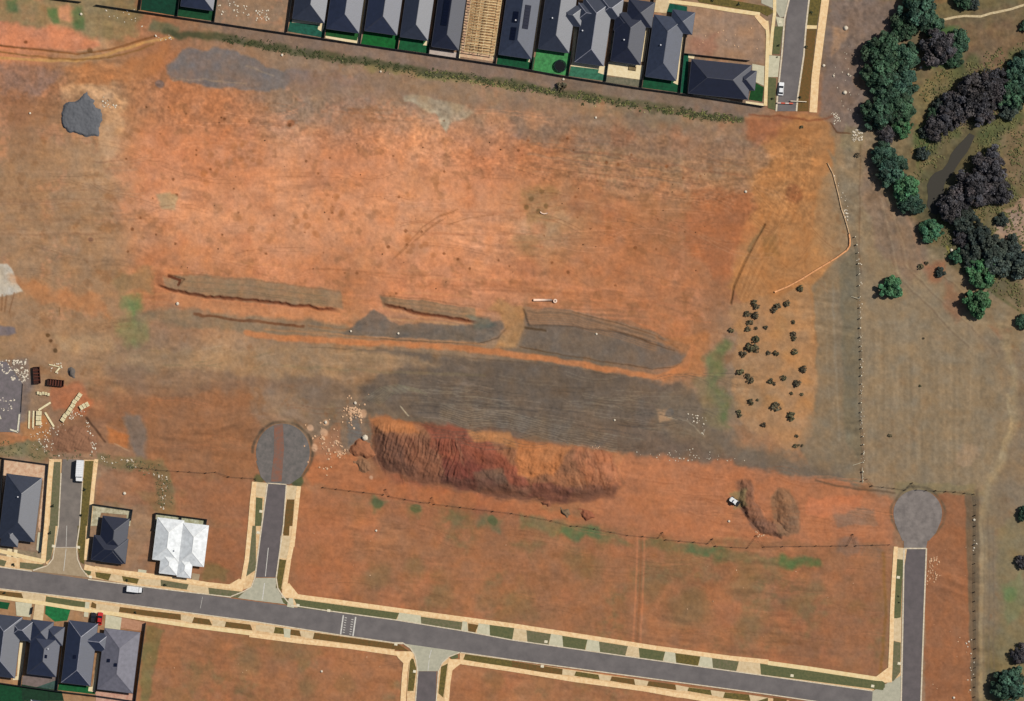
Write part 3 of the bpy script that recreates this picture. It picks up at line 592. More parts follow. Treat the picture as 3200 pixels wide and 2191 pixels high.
CONC = mat('concrete', (186,180,158), (168,164,144), .7); SANDY = mat('dusty_concrete', (172,152,124), (158,138,110), .6)
PATH = mat('footpath_concrete', (246,214,166), (226,184,132), .9, .85, .3, bump=.3); PATH2 = mat('footpath_pale', (240,216,168), (226,196,142), .8)
KERB = mat('kerb_concrete', (226,212,188), (196,178,150), 1.2); DRIVE = mat('driveway_concrete', (222,198,160), (202,176,136), .8); PALE = mat('pale_concrete', (208,200,172), (190,184,156), .8); CREAM = mat('cream_paving', (238,220,182), (226,204,160), .8)
V1 = mat('verge_dry', (116,100,50), (84,76,40), 1.3, bump=.6); V2 = mat('verge_brown', (120,84,44), (96,80,42), 1.2, bump=.6); V3 = mat('verge_green', (106,104,68), (84,90,58), 1.2, bump=.6); V4 = mat('verge_grey', (120,110,84), (96,98,66), 1.2, bump=.6)
LINE = mat('road_paint', (222,216,206), (190,186,178), 2.0)

N_KERB = [(-90,1760),(0,1772),(293,1813),(800,1880),(1020,1909),(1241,1939),(1444,1972),(1600,2001),(2000,2058),(2400,2114),(2727,2160)]
S_KERB = [(-90,1827),(0,1838),(293,1873),(800,1941),(1058,1982),(1240,2008),(1448,2039),(1600,2060),(2000,2114),(2400,2168),(2727,2216)]
slab('road', N_KERB + S_KERB[::-1], .03, ASPH)
slab('road', [(2825,1716),(2893,1716),(2886,1900),(2876,2191),(2873,2280),(2814,2280),(2816,2191),(2820,1960)], .034, ASPH2)
slab('road', [(838,1512),(893,1516),(884,1640),(861,1804),(799,1804),(815,1680)], .034, ASPH2)
slab('road', T(0,2,'570,985 765,990 740,1300 720,1591 692,1780 500,1780 520,1591 545,1250'), .034, ASPH3)
slab('road', T(1,3,'1470,1322 1640,1322 1620,1750 1435,1750'), .034, ASPH2)
slab('road', T(3,0,'200,-140 385,-140 355,240 270,880 258,1010 78,1010 90,860 130,560'), .034, ASPH)
# junction aprons
slab('junction_apron', T(0,3,'497,197 692,197 700,300 735,390 800,468 560,440 300,412 430,362 480,300'), .042, SANDY)
slab('junction_apron', [(799,1806),(861,1806),(866,1840),(880,1862),(908,1890),(800,1877),(722,1866),(760,1852),(788,1834)], .042, CONC)
slab('junction_apron', T(1,3,'1330,1068 1760,1130 1860,1148 1750,1195 1690,1245 1655,1320 1465,1320 1450,1215 1415,1130'), .042, CONC)
slab('junction_apron', T(3,3,'950,1500 1205,1360 1212,1640 940,1640'), .042, CONC)
slab('junction_apron', T(3,0,'-60,-140 205,-140 190,10 150,150 110,160 60,80 -60,30'), .042, CONC)
slab('turning_circle', [(870 + 14 + 84 * math.cos(t * math.pi / 24), 1414 + 90 * math.sin(t * math.pi / 24)) for t in range(48)], .02, mat('gravel_seal', (122,113,108), (98,94,90), .5, bump=.5))
slab('turning_circle', [(2868 + 76 * math.cos(t * math.pi / 24), 1604 + 74 * math.sin(t * math.pi / 24)) for t in range(48)], .02, mat('gravel_seal_dusty', (140,130,124), (112,104,100), .35, bump=.5))
slab('turning_circle', [(800,1440),(968,1440),(940,1490),(905,1514),(835,1512),(815,1490)], .017, mat('gravel_seal', (122,113,108), (98,94,90), .5, bump=.5))
slab('turning_circle', [(2795,1630),(2942,1625),(2925,1665),(2903,1690),(2820,1690)], .016, mat('gravel_seal_dusty', (140,130,124), (112,104,100), .35, bump=.5))
slab('turning_circle', [(2825,1660),(2905,1660),(2893,1718),(2825,1718)], .026, mat('gravel_seal_dusty', (140,130,124), (112,104,100), .35, bump=.5))
b = MB(); b.prism([W(*p)[:2] for p in [(857,1330),(884,1325),(888,1400),(880,1505),(846,1505),(856,1420)]], -.1, .045)
b.build('soil_strip', mat('red_soil_strip', (140,92,72), (118,98,88), .6, bump=.6))['kind'] = 'structure'
# kerbs
def kerb(pts, wpx=3.4, top=.15, m_=KERB): return slab('kerb', ribbon(fine(pts, 3), wpx), top, m_)
kerb([(-90,1759)] + [p for p in N_KERB if -90 < p[0] <= 120][0:1] + [(100,1785)]); kerb([(275,1811),(293,1813),(500,1840),(722,1866)])
kerb([(908,1891),(1020,1908),(1241,1938),(1444,1971),(1600,2000),(2000,2057),(2400,2113),(2727,2159)])
kerb([(-90,1829),(0,1840),(293,1875),(800,1943),(1058,1984),(1240,2010),(1258,2012)]); kerb([(1440,2039),(1600,2062),(2000,2116),(2400,2170),(2727,2218)])
kerb(T(0,3,'497,190 480,300 430,362 300,405')); kerb(T(0,3,'695,190 702,300 740,390 800,465')); kerb(T(0,2,'555,1110 530,1591 500,1780')); kerb(T(0,2,'748,1200 722,1591 694,1780'))
kerb([(836,1512),(813,1680),(797,1804)], 4); kerb([(895,1516),(886,1640),(863,1806),(868,1838),(882,1860),(908,1890)], 4); kerb([(836,1510),(895,1514)], 3); kerb([(797,1804),(786,1834),(758,1850),(722,1864)])
kerb(T(1,3,'1260,1062 1330,1062 1400,1110 1440,1170 1455,1230 1468,1330 1435,1750')); kerb(T(1,3,'1850,1150 1750,1190 1690,1245 1655,1320 1625,1750'))
kerb([(2825,1714),(2822,1900),(2816,2191),(2814,2280)], 4.5); kerb([(2895,1714),(2888,1900),(2878,2191),(2875,2280)], 4.5); kerb([(2825,1714),(2895,1714)], 4)
kerb(T(3,0,'195,-140 190,0 150,170 125,500 85,880 75,1010'), 5); kerb(T(3,0,'388,-140 372,0 345,240 325,500 270,880 258,1010'), 5)
# footpaths
def fpath(pts, wpx=14, m_=PATH, n=3): return slab('footpath', ribbon(fine(pts, n), wpx), .12, m_)
fpath(T(0,3,'860,385 1130,425 1450,462 1700,500 1880,530 2160,560'), 13, PATH); fpath(T(0,2,'875,985 845,1230 820,1500 800,1640 780,1900'), 12); fpath(T(0,2,'470,985 450,1200 430,1400 410,1591 395,1900'), 15)
fpath(T(0,3,'-60,215 90,250 250,290 410,325'), 12, PATH2); fpath(T(0,2,'2310,1190 2290,1350 2270,1591 2240,1900 2200,2120'), 14); fpath(T(1,2,'390,1230 350,1591 330,1780'), 13, PATH); fpath(T(1,3,'340,100 300,300 270,500 255,600'), 14)
fpath(T(1,3,'330,636 800,698 1280,765 1870,845 2323,905 3000,1010 3600,1105 4300,1200 4650,1235'), 14)
fpath(T(3,3,'0,1245 400,1300 980,1388 1060,1392'), 13, PATH2); fpath(T(3,3,'1160,190 1140,500 1125,800 1120,1050 1105,1370'), 13, PATH)
fpath(T(0,3,'-60,640 400,705 800,770 1040,800 1330,850 1700,905 2290,980'), 12, PATH2); fpath(T(1,3,'-60,990 400,1050 830,1095 1250,1155 1320,1165'), 14, PATH)
fpath(T(1,3,'1370,1180 1350,1350 1325,1750'), 17, PATH); fpath(T(1,3,'1770,1250 1740,1450 1720,1750'), 15, PATH); fpath(T(1,3,'1850,1235 2323,1305 2900,1400 3500,1480 4100,1580 4400,1620'), 14)
fpath(T(3,0,'530,-140 520,0 470,380 430,700 410,1020'), 24, PATH)
fpath(T(2,0,'1420,10 1700,45 2000,95 2250,130'), 12, PATH2); fpath(T(2,0,'2310,190 2323,330 2313,600 2300,960'), 11, PATH2)
fpath(T(3,0,'60,-20 60,120 40,280 20,500'), 10, PATH2)
# corner flares
for s in (T(1,3,'240,560 300,520 380,620 350,660 235,650'), T(1,3,'1250,1140 1290,1200 1340,1250 1390,1240 1440,1160 1400,1140'), T(1,3,'1740,1260 1760,1330 1860,1250 1890,1215 1750,1210'), T(3,3,'980,1370 1085,1290 1125,1300 1125,1420 1060,1425'),
          T(0,3,'2060,545 2170,480 2210,500 2200,590 2120,590'), T(0,3,'770,350 870,375 860,420 760,400'), T(2,0,'2230,125 2323,200 2323,280 2290,260 2200,150')):
    slab('footpath', s, .126, PATH)
# dusty nature strips under the verges
STRIP = mat('dusty_strip', (232,200,154), (208,166,118), .8, bump=.3)
def strip(pts): return slab('nature_strip', pts, .066, STRIP)
strip([(-90,1829),(0,1841),(293,1876),(800,1944),(1058,1986),(1240,2012)] + T(1,3,'1250,1150 830,1092 400,1048 -60,988') + T(0,3,'2290,975 1700,900 1330,846 1040,798 800,768 400,703 -60,638'))
strip(T(1,3,'1850,1152 2323,1222') + T(2,3,'0,1228 460,1296 1100,1388 1600,1464 2323,1562 2600,1600 2600,1640') + T(2,3,'1500,1560 800,1430 0,1318') + T(1,3,'2323,1308 1850,1236'))
strip(T(0,3,'860,383 1450,460 1880,528 2160,558 2215,602 2160,655 1890,625 1200,535 800,468 775,430'))
strip(T(0,3,'-60,218 250,292 410,328 300,404 -60,372'))
strip(T(1,3,'330,640 800,702 1280,768 1870,848 2323,908') + T(3,3,'0,1250 400,1305 980,1392 960,1495 0,1360') + T(1,3,'2323,1026 1870,950 1270,856 380,742 300,735'))
strip(T(0,2,'2285,1190 2323,1190') + [(836,1514),(813,1680),(797,1804),(786,1834),(740,1850)] + T(0,3,'2210,520 2240,260 2270,0'))
strip([(896,1516),(936,1520),(922,1644),(905,1760),(885,1840),(868,1838),(863,1806),(886,1640)]); strip(T(3,3,'1160,195 1262,205 1215,520 1205,1360 1125,1410 1120,1050 1130,700'))
strip(T(1,3,'1400,1150 1440,1180 1468,1330 1440,1700 1360,1700 1380,1350')); strip(T(1,3,'1750,1195 1690,1245 1655,1320 1625,1700 1700,1700 1745,1400 1770,1220')); strip(T(0,2,'470,985 560,985 555,1110 530,1591 500,1780 430,1950 400,1900 440,1300')); strip(T(0,2,'760,990 875,990 845,1230 790,1800 735,1900 694,1780 722,1591 745,1250'))
# verges
def verge(s, m_=V1): return slab('verge', s, .09, m_)
for s, m_ in (('345,663 1300,792 1270,858 380,742',V3), ('1495,825 1872,875 1862,948 1500,898',V4), ('1925,885 2018,900 1990,970 1925,960',V2)): verge(T(1,3,s), m_)
verge([(1530,1953),(1607,1963),(1601,1998),(1531,1988)], V3)
NV_ = [(1645,1722),(1757,1836),(1872,1962),(1996,2079),(2110,2189),(2225,2309),(2375,2768)]
def npath(u): return 1643 + (636 + (u - 800) * Z * 0.1395) / Z
xs_ = [p[0] for p in T(1,3,'330,636 800,698 1280,765 1870,845 2323,905 3000,1010 3600,1105 4300,1200 4650,1235 5100,1300 5650,1385')]; ys_ = [p[1] for p in T(1,3,'330,636 800,698 1280,765 1870,845 2323,905 3000,1010 3600,1105 4300,1200 4650,1235 5100,1300 5650,1385')]
kx = [p[0] for p in N_KERB]; ky = [p[1] for p in N_KERB]
for i, (a, b_) in enumerate(NV_):
    t0 = np.interp(a, xs_, ys_) + 8; t1 = np.interp(b_, xs_, ys_) + 8; q0 = np.interp(a + 3, kx, ky) - 3; q1 = np.interp(b_ - 8, kx, ky) - 3
    verge([(a, t0), (b_, t1), (b_ - 8, q1), (a + 3, q0)], (V4, V3, V4, V3, V1, V4, V3)[i])
for i, (a, b_) in enumerate([(1607,1645),(1722,1757),(1836,1872),(1962,1996),(2079,2110),(2189,2225),(2309,2375),(1496,1530),(1248,1315)]):
    t0 = np.interp(a, xs_, ys_) + 6; t1 = np.interp(b_, xs_, ys_) + 6; q0 = np.interp(a - 7, kx, ky) - 1; q1 = np.interp(b_ + 3, kx, ky) - 1
    slab('driveway', [(a, t0), (b_, t1), (b_ + 3, q1), (a - 7, q0)], .082, PALE if i % 3 else DRIVE)
slab('driveway', T(1,3,'1876,850 1915,855 1925,960 1865,950'), .083, PALE); slab('driveway', T(1,3,'300,650 335,655 345,745 280,735'), .083, PALE)
for s, m_ in (('175,918 250,930 255,985 160,975',V1), ('315,940 395,952 410,1005 310,990',V2), ('530,970 1262,1072 1300,1078 1390,1140 515,1028',V2), ('1900,1165 2323,1225 2323,1290 1880,1215',V1), ('1760,1190 1830,1165 1835,1200 1780,1215',V3),
              ('250,310 275,310 225,600 180,560 205,300',V1), ('235,0 305,0 300,90 250,90',V2), ('1400,1200 1430,1210 1455,1300 1430,1500 1375,1500',V1), ('1680,1280 1740,1250 1700,1560 1655,1520',V1), ('230,655 290,660 285,720 250,700',V3)): verge(T(1,3,s), m_)
for s, m_ in (('0,1228 460,1300 455,1352 0,1295',V2), ('580,1322 785,1352 795,1397 565,1362',V1), ('905,1367 1108,1392 1118,1445 890,1407',V2), ('1240,1410 1482,1442 1492,1492 1225,1452',V2), ('1605,1467 1803,1492 1813,1538 1592,1500',V1), ('1932,1512 2150,1534 2165,1591 1915,1562',V1)): verge(T(2,3,s), m_)
verge(T(3,3,'50,1560 170,1575 170,1640 40,1640'), V2); verge(T(3,3,'195,1585 500,1640 190,1640'), V1); verge(T(2,3,'2323,1560 2323,1640 2200,1600'), V1)
for c in ((455,1300,580,1322,565,1362,455,1352), (785,1352,905,1367,890,1407,795,1397), (1108,1392,1240,1410,1225,1452,1118,1445), (1482,1442,1605,1467,1592,1500,1492,1492), (1803,1492,1932,1512,1915,1562,1813,1538), (2150,1534,2323,1560,2323,1600,2165,1591)):
    slab('driveway', T(2,3,' '.join(f'{c[i]},{c[i+1]}' for i in range(0, 8, 2))), .08, DRIVE)
for s, m_ in (('865,420 1010,437 985,497 872,468',V1), ('1105,455 1262,482 1245,528 1120,505',V1), ('1458,490 1712,532 1695,580 1460,548',V4), ('1890,562 2215,602 2160,655 1900,632',V4), ('180,330 400,352 380,378 300,400 180,385',V4), ('-60,290 60,320 40,370 -60,350',V4), ('760,402 830,408 822,445 800,450',V3),
              ('-60,585 195,612 212,658 -60,630',V2), ('420,640 775,692 770,742 410,700',V3), ('835,690 875,712 872,752 822,740',V2), ('1088,737 1350,770 1640,803 1642,857 1340,820 1078,782',V2), ('1762,830 1900,850 1926,905 1742,882',V2), ('2052,870 2272,897 2292,950 2038,920',V2),
              ('445,0 505,0 490,170 460,300 415,330 430,150',V4), ('705,0 780,0 765,350 730,330 705,200',V1), ('2260,0 2323,0 2323,400 2220,470',V4)): verge(T(0,3,s), m_)
for s, m_ in (('485,1010 550,1010 530,1591 450,1591',V4), ('770,1000 850,1000 815,1350 790,1591 725,1591 750,1250',V1), ('845,1340 905,1340 890,1591 830,1591',V1)): verge(T(0,2,s), m_) if not s.startswith('845') else None
verge(T(1,2,'0,1330 60,1340 50,1591 -10,1591'), V3); verge(T(1,2,'280,1350 350,1350 330,1591 250,1591'), V2); slab('driveway', T(1,2,'275,1220 390,1230 345,1355 280,1345'), .088, DRIVE); slab('driveway', T(1,2,'0,1190 100,1200 85,1330 0,1320'), .088, DRIVE)
slab('driveway', T(1,3,'225,90 310,95 290,300 205,290'), .088, DRIVE)
for s, m_ in (('1165,300 1240,310 1215,520 1205,840 1145,840 1150,520',V3), ('1140,1045 1205,1060 1200,1330 1140,1410 1125,1410',V4), ('0,1270 980,1400 1060,1420 1060,1470 950,1470 0,1345',V3)): verge(T(3,3,s), m_)
slab('driveway', T(3,3,'1130,850 1210,830 1205,1050 1125,1040'), .088, DRIVE); slab('driveway', T(3,3,'1165,200 1250,205 1240,310 1155,300'), .088, DRIVE)
for s, m_ in (('395,-140 505,-140 445,230 350,225',V1), ('350,265 440,265 370,900 368,1010 265,1010 275,880',V2), ('60,240 135,240 105,490 40,490',V3), ('0,60 50,100 30,130 0,140',V1), ('0,700 75,710 65,1000 0,980',V3)): verge(T(3,0,s), m_)
slab('driveway', T(3,0,'350,228 445,232 442,262 345,262'), .088, PATH2); slab('driveway', T(3,0,'-20,500 110,510 90,700 -20,700'), .088, PALE); slab('driveway', T(3,0,'70,150 150,170 140,240 90,240'), .088, PALE)
verge(T(2,0,'1650,-60 2323,60 2323,150 2250,110 1700,20'), V1)
# SW driveways
for s, m_ in (('210,605 410,632 400,760 385,880 295,880 320,700 290,690 100,670',DRIVE), ('872,705 1085,735 1078,800 960,790 872,770',DRIVE), ('140,690 290,705 275,830 150,815',PALE), ('960,805 1105,835 1090,950 950,930',PALE), ('775,690 815,695 800,830 760,825',PALE), ('1645,805 1760,830 1742,882 1642,857',DRIVE), ('1926,850 2052,870 2038,920 1930,905',DRIVE),
              ('1010,437 1105,455 1120,505 985,497',DRIVE), ('1262,482 1458,490 1460,548 1245,528',DRIVE), ('1712,532 1890,562 1900,632 1695,580',DRIVE), ('1255,395 1330,405 1320,470 1245,460',PALE), ('1745,430 1815,440 1800,510 1735,500',SANDY), ('70,205 110,210 100,285 60,275',CREAM), ('130,215 160,220 150,295 120,285',CREAM)):
    slab('driveway', T(0,3,s), .084, m_)
slab('driveway', T(1,3,'60,900 175,918 160,975 0,950 0,900'), .084, DRIVE); slab('driveway', T(1,3,'395,952 530,970 515,1028 410,1005'), .084, DRIVE); slab('driveway', T(1,3,'250,930 315,940 310,1030 255,1020'), .086, PALE)
slab('driveway', T(2,0,'2180,580 2290,600 2285,780 2200,740 2180,660'), .084, PALE); slab('driveway', T(2,0,'1310,-30 1440,0 1400,120 1290,110'), .084, DRIVE)
# yards
GRN = lambda c: mat('lawn', c, tuple(int(x * .75) for x in c), .8, bump=.5)
for c, r, s, col in ((0,0,'1278,90 1605,145 1625,-60 1295,-60',(14,66,46)), (0,0,'1612,145 1940,192 1975,-60 1630,-60',(24,78,46)), (1,0,'288,285 618,343 640,190 312,178',(34,96,78)), (1,0,'627,340 938,394 962,275 642,258',(32,92,42)), (1,0,'952,400 1282,450 1305,318 985,265',(18,104,44)), (1,0,'1292,447 1560,485 1580,355 1315,325',(24,94,54)),
                     (1,0,'2182,590 2510,640 2530,520 2200,485',(18,86,52)), (2,0,'192,640 505,688 535,465 225,440',(74,150,86)), (2,0,'515,690 845,735 860,600 545,560',(60,120,92)), (2,0,'1182,795 1505,838 1520,720 1200,690',(20,84,52)), (2,0,'1512,838 1585,850 1605,495 1555,480',(16,92,66)), (2,0,'2185,740 2285,790 2272,925 2150,905',(26,78,34)), (2,0,'1425,30 1590,60 1585,140 1400,110',(18,88,70)),
                     (0,3,'-60,680 90,700 70,760 -60,740',(18,88,50)), (0,3,'415,725 640,760 610,860 500,870 410,800',(34,120,66)), (0,3,'-60,1430 190,1462 235,1591 -60,1640',(18,74,42)), (0,3,'195,1440 560,1500 580,1591 200,1591',(28,62,40)), (0,3,'535,1430 830,1460 870,1530 525,1490',(24,100,52)), (0,3,'250,1380 520,1400 520,1490 330,1465',(70,96,88))):
    slab('lawn', T(c,r,s), .05, GRN(col))
for c, r, s, m_ in ((1,0,'330,180 625,205 620,245 600,290 560,265 570,225 325,205',CREAM), (1,0,'975,-30 1000,-30 945,330 935,400 630,345 630,325 915,370 930,320',CREAM), (1,0,'1545,370 1570,370 1555,415 1515,410',CREAM), (1,0,'1575,445 1840,480 1838,528 1572,488',mat('grey_paving', (196,182,172), (176,160,150), .8)),
                    (1,0,'1860,-40 1900,-40 1850,530 1830,520',CREAM), (1,0,'1905,-60 2240,-60 2165,560 1850,515 1880,300',mat('building_sand', (216,186,150), (196,150,122), .7)), (1,0,'2215,-40 2240,-40 2165,550 2145,540',CREAM),
                    (2,0,'250,-40 270,-40 195,480 170,570 145,560 180,500',CREAM), (2,0,'555,225 600,230 560,560 850,600 842,680 780,660 790,630 530,600 545,560',CREAM), (2,0,'875,560 1195,595 1172,725 852,680',CREAM), (2,0,'925,300 900,480 885,480 910,300',CREAM), (2,0,'1225,200 1250,205 1195,560 1170,560',CREAM), (2,0,'1555,230 1580,235 1505,770 1460,750 1495,720',CREAM),
                    (2,0,'1600,490 1660,500 1650,535 1600,525',CREAM), (2,0,'1645,846 1985,905 1980,922 1640,864',CREAM), (2,0,'2120,918 2290,942 2285,965 2120,938',CREAM), (2,0,'850,690 1170,728 1165,790 845,745',mat('gravel_yard', (126,118,98), (96,96,78), 1)),
                    (0,3,'185,1035 235,1045 215,1230 180,1400 115,1400 120,1375 155,1365 165,1200',CREAM), (0,3,'885,1150 905,1155 860,1510 800,1500 805,1465 840,1460',CREAM), (0,3,'865,1500 1220,1530 1215,1640 870,1591',mat('building_sand', (206,168,146), (182,130,112), .7)), (0,3,'255,1340 520,1380 515,1400 330,1465 200,1440 205,1370',mat('grey_yard', (128,112,108), (110,98,92), .8)),
                    (0,3,'1100,830 1320,880 1310,960 1095,930',mat('bare_front_yard', (190,142,112), (168,122,94), .8)),
                    (0,2,'40,985 435,1035 425,1150 400,1591 380,1700 345,1591 395,1180 60,1110 20,1300',mat('building_sand', (222,190,158), (194,150,120), .7)), (0,2,'850,1400 1200,1445 1180,1591 1140,1591 1150,1490 920,1470 880,1591 825,1591',mat('pale_yard', (206,198,170), (150,140,110), .7)),
                    (0,2,'1420,1480 1875,1540 1865,1680 1400,1640',mat('pale_yard', (190,192,170), (140,136,100), .7)), (0,3,'-60,180 380,250 380,320 -60,260',mat('gravel_yard_pale', (160,136,110), (120,110,84), .8)), (0,3,'345,60 385,60 370,250 330,220',PALE)):
    slab('yard', T(c,r,s), .064, m_)
slab('path', ribbon(T(3,0,'1490,215 1600,178 1700,155 1780,145 1930,150 2020,122 2090,108 2200,85 2323,45 2500,-20'), 7), .05, mat('track_gravel', (214,196,158), (184,160,122), 1.2))
# markings
def mark(pts, wpx): slab('road_marking', ribbon(pts, wpx), .056, LINE, .05)
mark(T(0,3,'606,0 600,190'), 1.4); mark(T(0,3,'600,210 578,410'), 1.6); mark(T(1,3,'112,200 85,460'), 2); mark(T(1,3,'78,520 58,670'), 2.6); mark(T(1,3,'1592,1125 1572,1200'), 2); mark(T(1,3,'1572,1215 1560,1320'), 1.6)
for x in (0, 112):
    mark(T(1,3,f'{793+x},{812+x*.14} {768+x},{985+x*.14}'), 4.2)
    for k in range(7):
        y = 835 + k * 22 + x * .14; xx = 790 + x - k * 3.2 + (26 if x == 0 else -26); mark(T(1,3,f'{xx-10},{y-1} {xx+8},{y+2}'), 2)
mark(T(0,3,'1838,645 1818,750'), 1); mark(T(0,3,'500,196 692,196'), 1.2)

# ------------------------------------------------------------------ spoil heaps: each its own mound of earth
def heap(name, label, pts, h, edge, ribs=0.0, ribdir=(1, .12), ribw=17, bump=.35, col=None, step=2.2, seed=5, ribmask=None, cat='dirt heap', group=None):
    x0 = min(p[0] for p in pts) - 14; x1 = max(p[0] for p in pts) + 14; y0 = min(p[1] for p in pts) - 14; y1 = max(p[1] for p in pts) + 14
    hu, hv = np.meshgrid(np.arange(x0, x1, step), np.arange(y0, y1, step), indexing='ij')
    wx = fbm(hu, hv, 34, 4, seed) * 11; wy = fbm(hu, hv, 34, 4, seed + 9) * 11
    s_ = sdist((hu + wx).astype(np.float32), (hv + wy).astype(np.float32), pts); m_ = sst(s_ / edge)
    z = h * m_ ** .85 + bump * m_ * fbm(hu, hv, 22, 4, seed + 3) + .1 * m_ * fbm(hu, hv, 6, 2, seed + 6, .7)
    if ribs:
        ph = (hu * ribdir[0] + hv * ribdir[1]) / ribw * 2 * math.pi + 3.4 * fbm(hu, hv, 55, 4, seed + 5)
        z = z + ribs * m_ * (np.sin(ph) * .6 + .5 * np.sin(ph * 1.73 + 1 + 2 * fbm(hu, hv, 30, 2, seed + 8))) * np.clip(.55 + .9 * fbm(hu, hv, 70, 3, seed + 7), .0, 1.2) * (ribmask(hu, hv) if ribmask else 1)
    z = z - .14
    c = samp(hu, hv)
    if col is not None: k = fbm(hu, hv, 18, 3, seed + 2)[..., None] * .08 + 1; c = np.broadcast_to(alb(col), c.shape) * k
    o = grid_mesh(name, (hu - 1600) / S, -(hv - 1095.5) / S, z, c, s_ > 0); tag(o, label, cat, group); return o
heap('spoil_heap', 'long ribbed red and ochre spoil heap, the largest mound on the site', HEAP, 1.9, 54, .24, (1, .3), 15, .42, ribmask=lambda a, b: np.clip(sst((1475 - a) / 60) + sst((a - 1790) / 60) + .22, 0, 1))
heap('spoil_heap', 'hook shaped dark brown spoil heap beside the white machine', Q('1672,1110 1682,1092 1698,1090 1712,1122 1724,1160 1745,1178 1772,1184 1790,1196 1796,1212 1774,1222 1745,1216 1715,1204 1692,1182 1678,1150'), 1.4, 22, .1, (1, .5), 11, .5)
heap('spoil_heap', 'broad brown spoil lobe just east of the hook shaped heap', Q('1752,1132 1768,1112 1786,1118 1806,1140 1815,1170 1813,1204 1800,1216 1776,1208 1760,1186 1762,1160'), 1.1, 26, .1, (1, .5), 11, .5)
heap('spoil_heap', 'round red brown dirt mound beside the white concrete slab, west of the ribbed heap', T(1,2,'870,850 960,820 1050,850 1060,920 1000,960 900,950 860,900'), 1.2, 14, 0, bump=.2, col=(158,104,74))
heap('spoil_heap', 'small crumbly mound with a pitted top at the south west tip of the ribbed heap', T(1,2,'900,990 970,960 1040,1000 1060,1080 1000,1120 920,1090'), 1.0, 12, .2, col=(150,110,82))
for s, lb, cl in (('260,1340 350,1345 365,1400 320,1430 265,1400', 'small round mound nearest west below the ribbed heap', (142,92,68)), ('450,1410 530,1420 540,1470 490,1500 450,1460', 'greyish small mound, the middle of three below the ribbed heap', (130,106,82)), ('620,1440 720,1440 745,1510 690,1560 630,1530', 'red round mound, easternmost of three below the ribbed heap', (152,94,68))):
    heap('spoil_heap', lb, T(2,2,s), 1.0, 10, 0, bump=.15, col=cl, group='small mounds below the ribbed heap')
heap('gravel_heap', 'flat slate grey gravel heap on the tan ground in the north west', T(0,0,'760,848 840,900 890,990 942,1030 935,1110 900,1160 890,1245 760,1215 640,1205 560,1130 555,1050 590,990 585,930 680,905'), .9, 10, 0, bump=.12, col=(102,103,107), cat='gravel heap')
heap('gravel_heap', 'small dark grey dome of gravel east of the rusty containers', T(0,2,'610,170 650,130 700,140 718,185 690,230 640,235 612,205'), 1.3, 14, 0, bump=.05, col=(106,98,92), cat='gravel heap')
heap('spoil_heap', 'low brown mound of dug earth beyond the parked white box truck', T(0,2,'480,700 620,670 780,690 880,800 840,900 620,930 470,900 430,800'), .7, 20, .12, (1, .5), 9, .3, col=(142,102,78))

# ------------------------------------------------------------------ houses
WALLM = mat('rendered_wall', (150,140,128)); WALLB = mat('brick_wall', (122,84,66)); WHITEM = mat('white_paint', (236,236,234), (224,224,222), 1, .6); DARKM = mat('dark_metal', (34,34,40), (28,28,34), 1, .5)
NAVY = roof_mat('navy_roof', (.012, .016, .034), .43, .75); NAVY2 = roof_mat('charcoal_roof', (.015, .018, .03), .43, .85); BLACK = roof_mat('black_roof', (.006, .008, .02), .5, .5); GREY = roof_mat('lavender_grey_roof', (.105, .1, .12), .6, .5); SLATE = roof_mat('slate_roof', (.02, .026, .045), .48, .5)
WHITE = roof_mat('white_roof', (.52, .53, .52), .6, .4); FASCIA = mat('gutter', (60,62,74), (50,52,62), 1, .5, .4); CAPM = mat('ridge_cap_metal', (150,150,162), (120,120,132), 1, .45, .5); PANEL = mat('solar_glass', (14,18,40), (10,12,30), 2, .15, .6); GLASSY = mat('vent_metal', (226,226,230), (200,200,206), 1, .35, .6)
def hiprect(mb, rc, eave, pitch, ends='hh', caps=None, k=0):
    x0, y0, x1, y1 = [q / S for q in rc]; wx, wy = x1 - x0, y1 - y0; e = eave + k * .004
    if wy >= wx:
        h = wx / 2 * pitch; c = (x0 + x1) / 2; i0 = wx / 2 if ends[0] == 'h' else 0; i1 = wx / 2 if ends[1] == 'h' else 0
        if wy <= wx + .01: i0 = min(i0, wy / 2); i1 = min(i1, wy / 2)
        a, b = (c, y0 + i0, e + h), (c, y1 - i1, e + h)
        n = len(mb.v); mb.v += [(x0,y0,e),(x1,y0,e),(x1,y1,e),(x0,y1,e),a,b]
        mb.f += [(n,n+1,n+4),(n+1,n+2,n+5,n+4),(n+2,n+3,n+5),(n+3,n,n+4,n+5)]
        cr = [((x0,y0,e),a),((x1,y0,e),a),((x1,y1,e),b),((x0,y1,e),b),(a,b)]
    else:
        h = wy / 2 * pitch; c = (y0 + y1) / 2; i0 = wy / 2 if ends[0] == 'h' else 0; i1 = wy / 2 if ends[1] == 'h' else 0
        a, b = (x0 + i0, c, e + h), (x1 - i1, c, e + h)
        n = len(mb.v); mb.v += [(x0,y0,e),(x1,y0,e),(x1,y1,e),(x0,y1,e),a,b]
        mb.f += [(n+3,n,n+4),(n,n+1,n+5,n+4),(n+1,n+2,n+5),(n+2,n+3,n+4,n+5)]
        cr = [((x0,y0,e),a),((x0,y1,e),a),((x1,y0,e),b),((x1,y1,e),b),(a,b)]
    if caps is not None:
        for p, q in cr:
            if math.dist(p, q) > .3: caps.beam((p[0], p[1], p[2] + .03), (q[0], q[1], q[2] + .03), .2, .07)
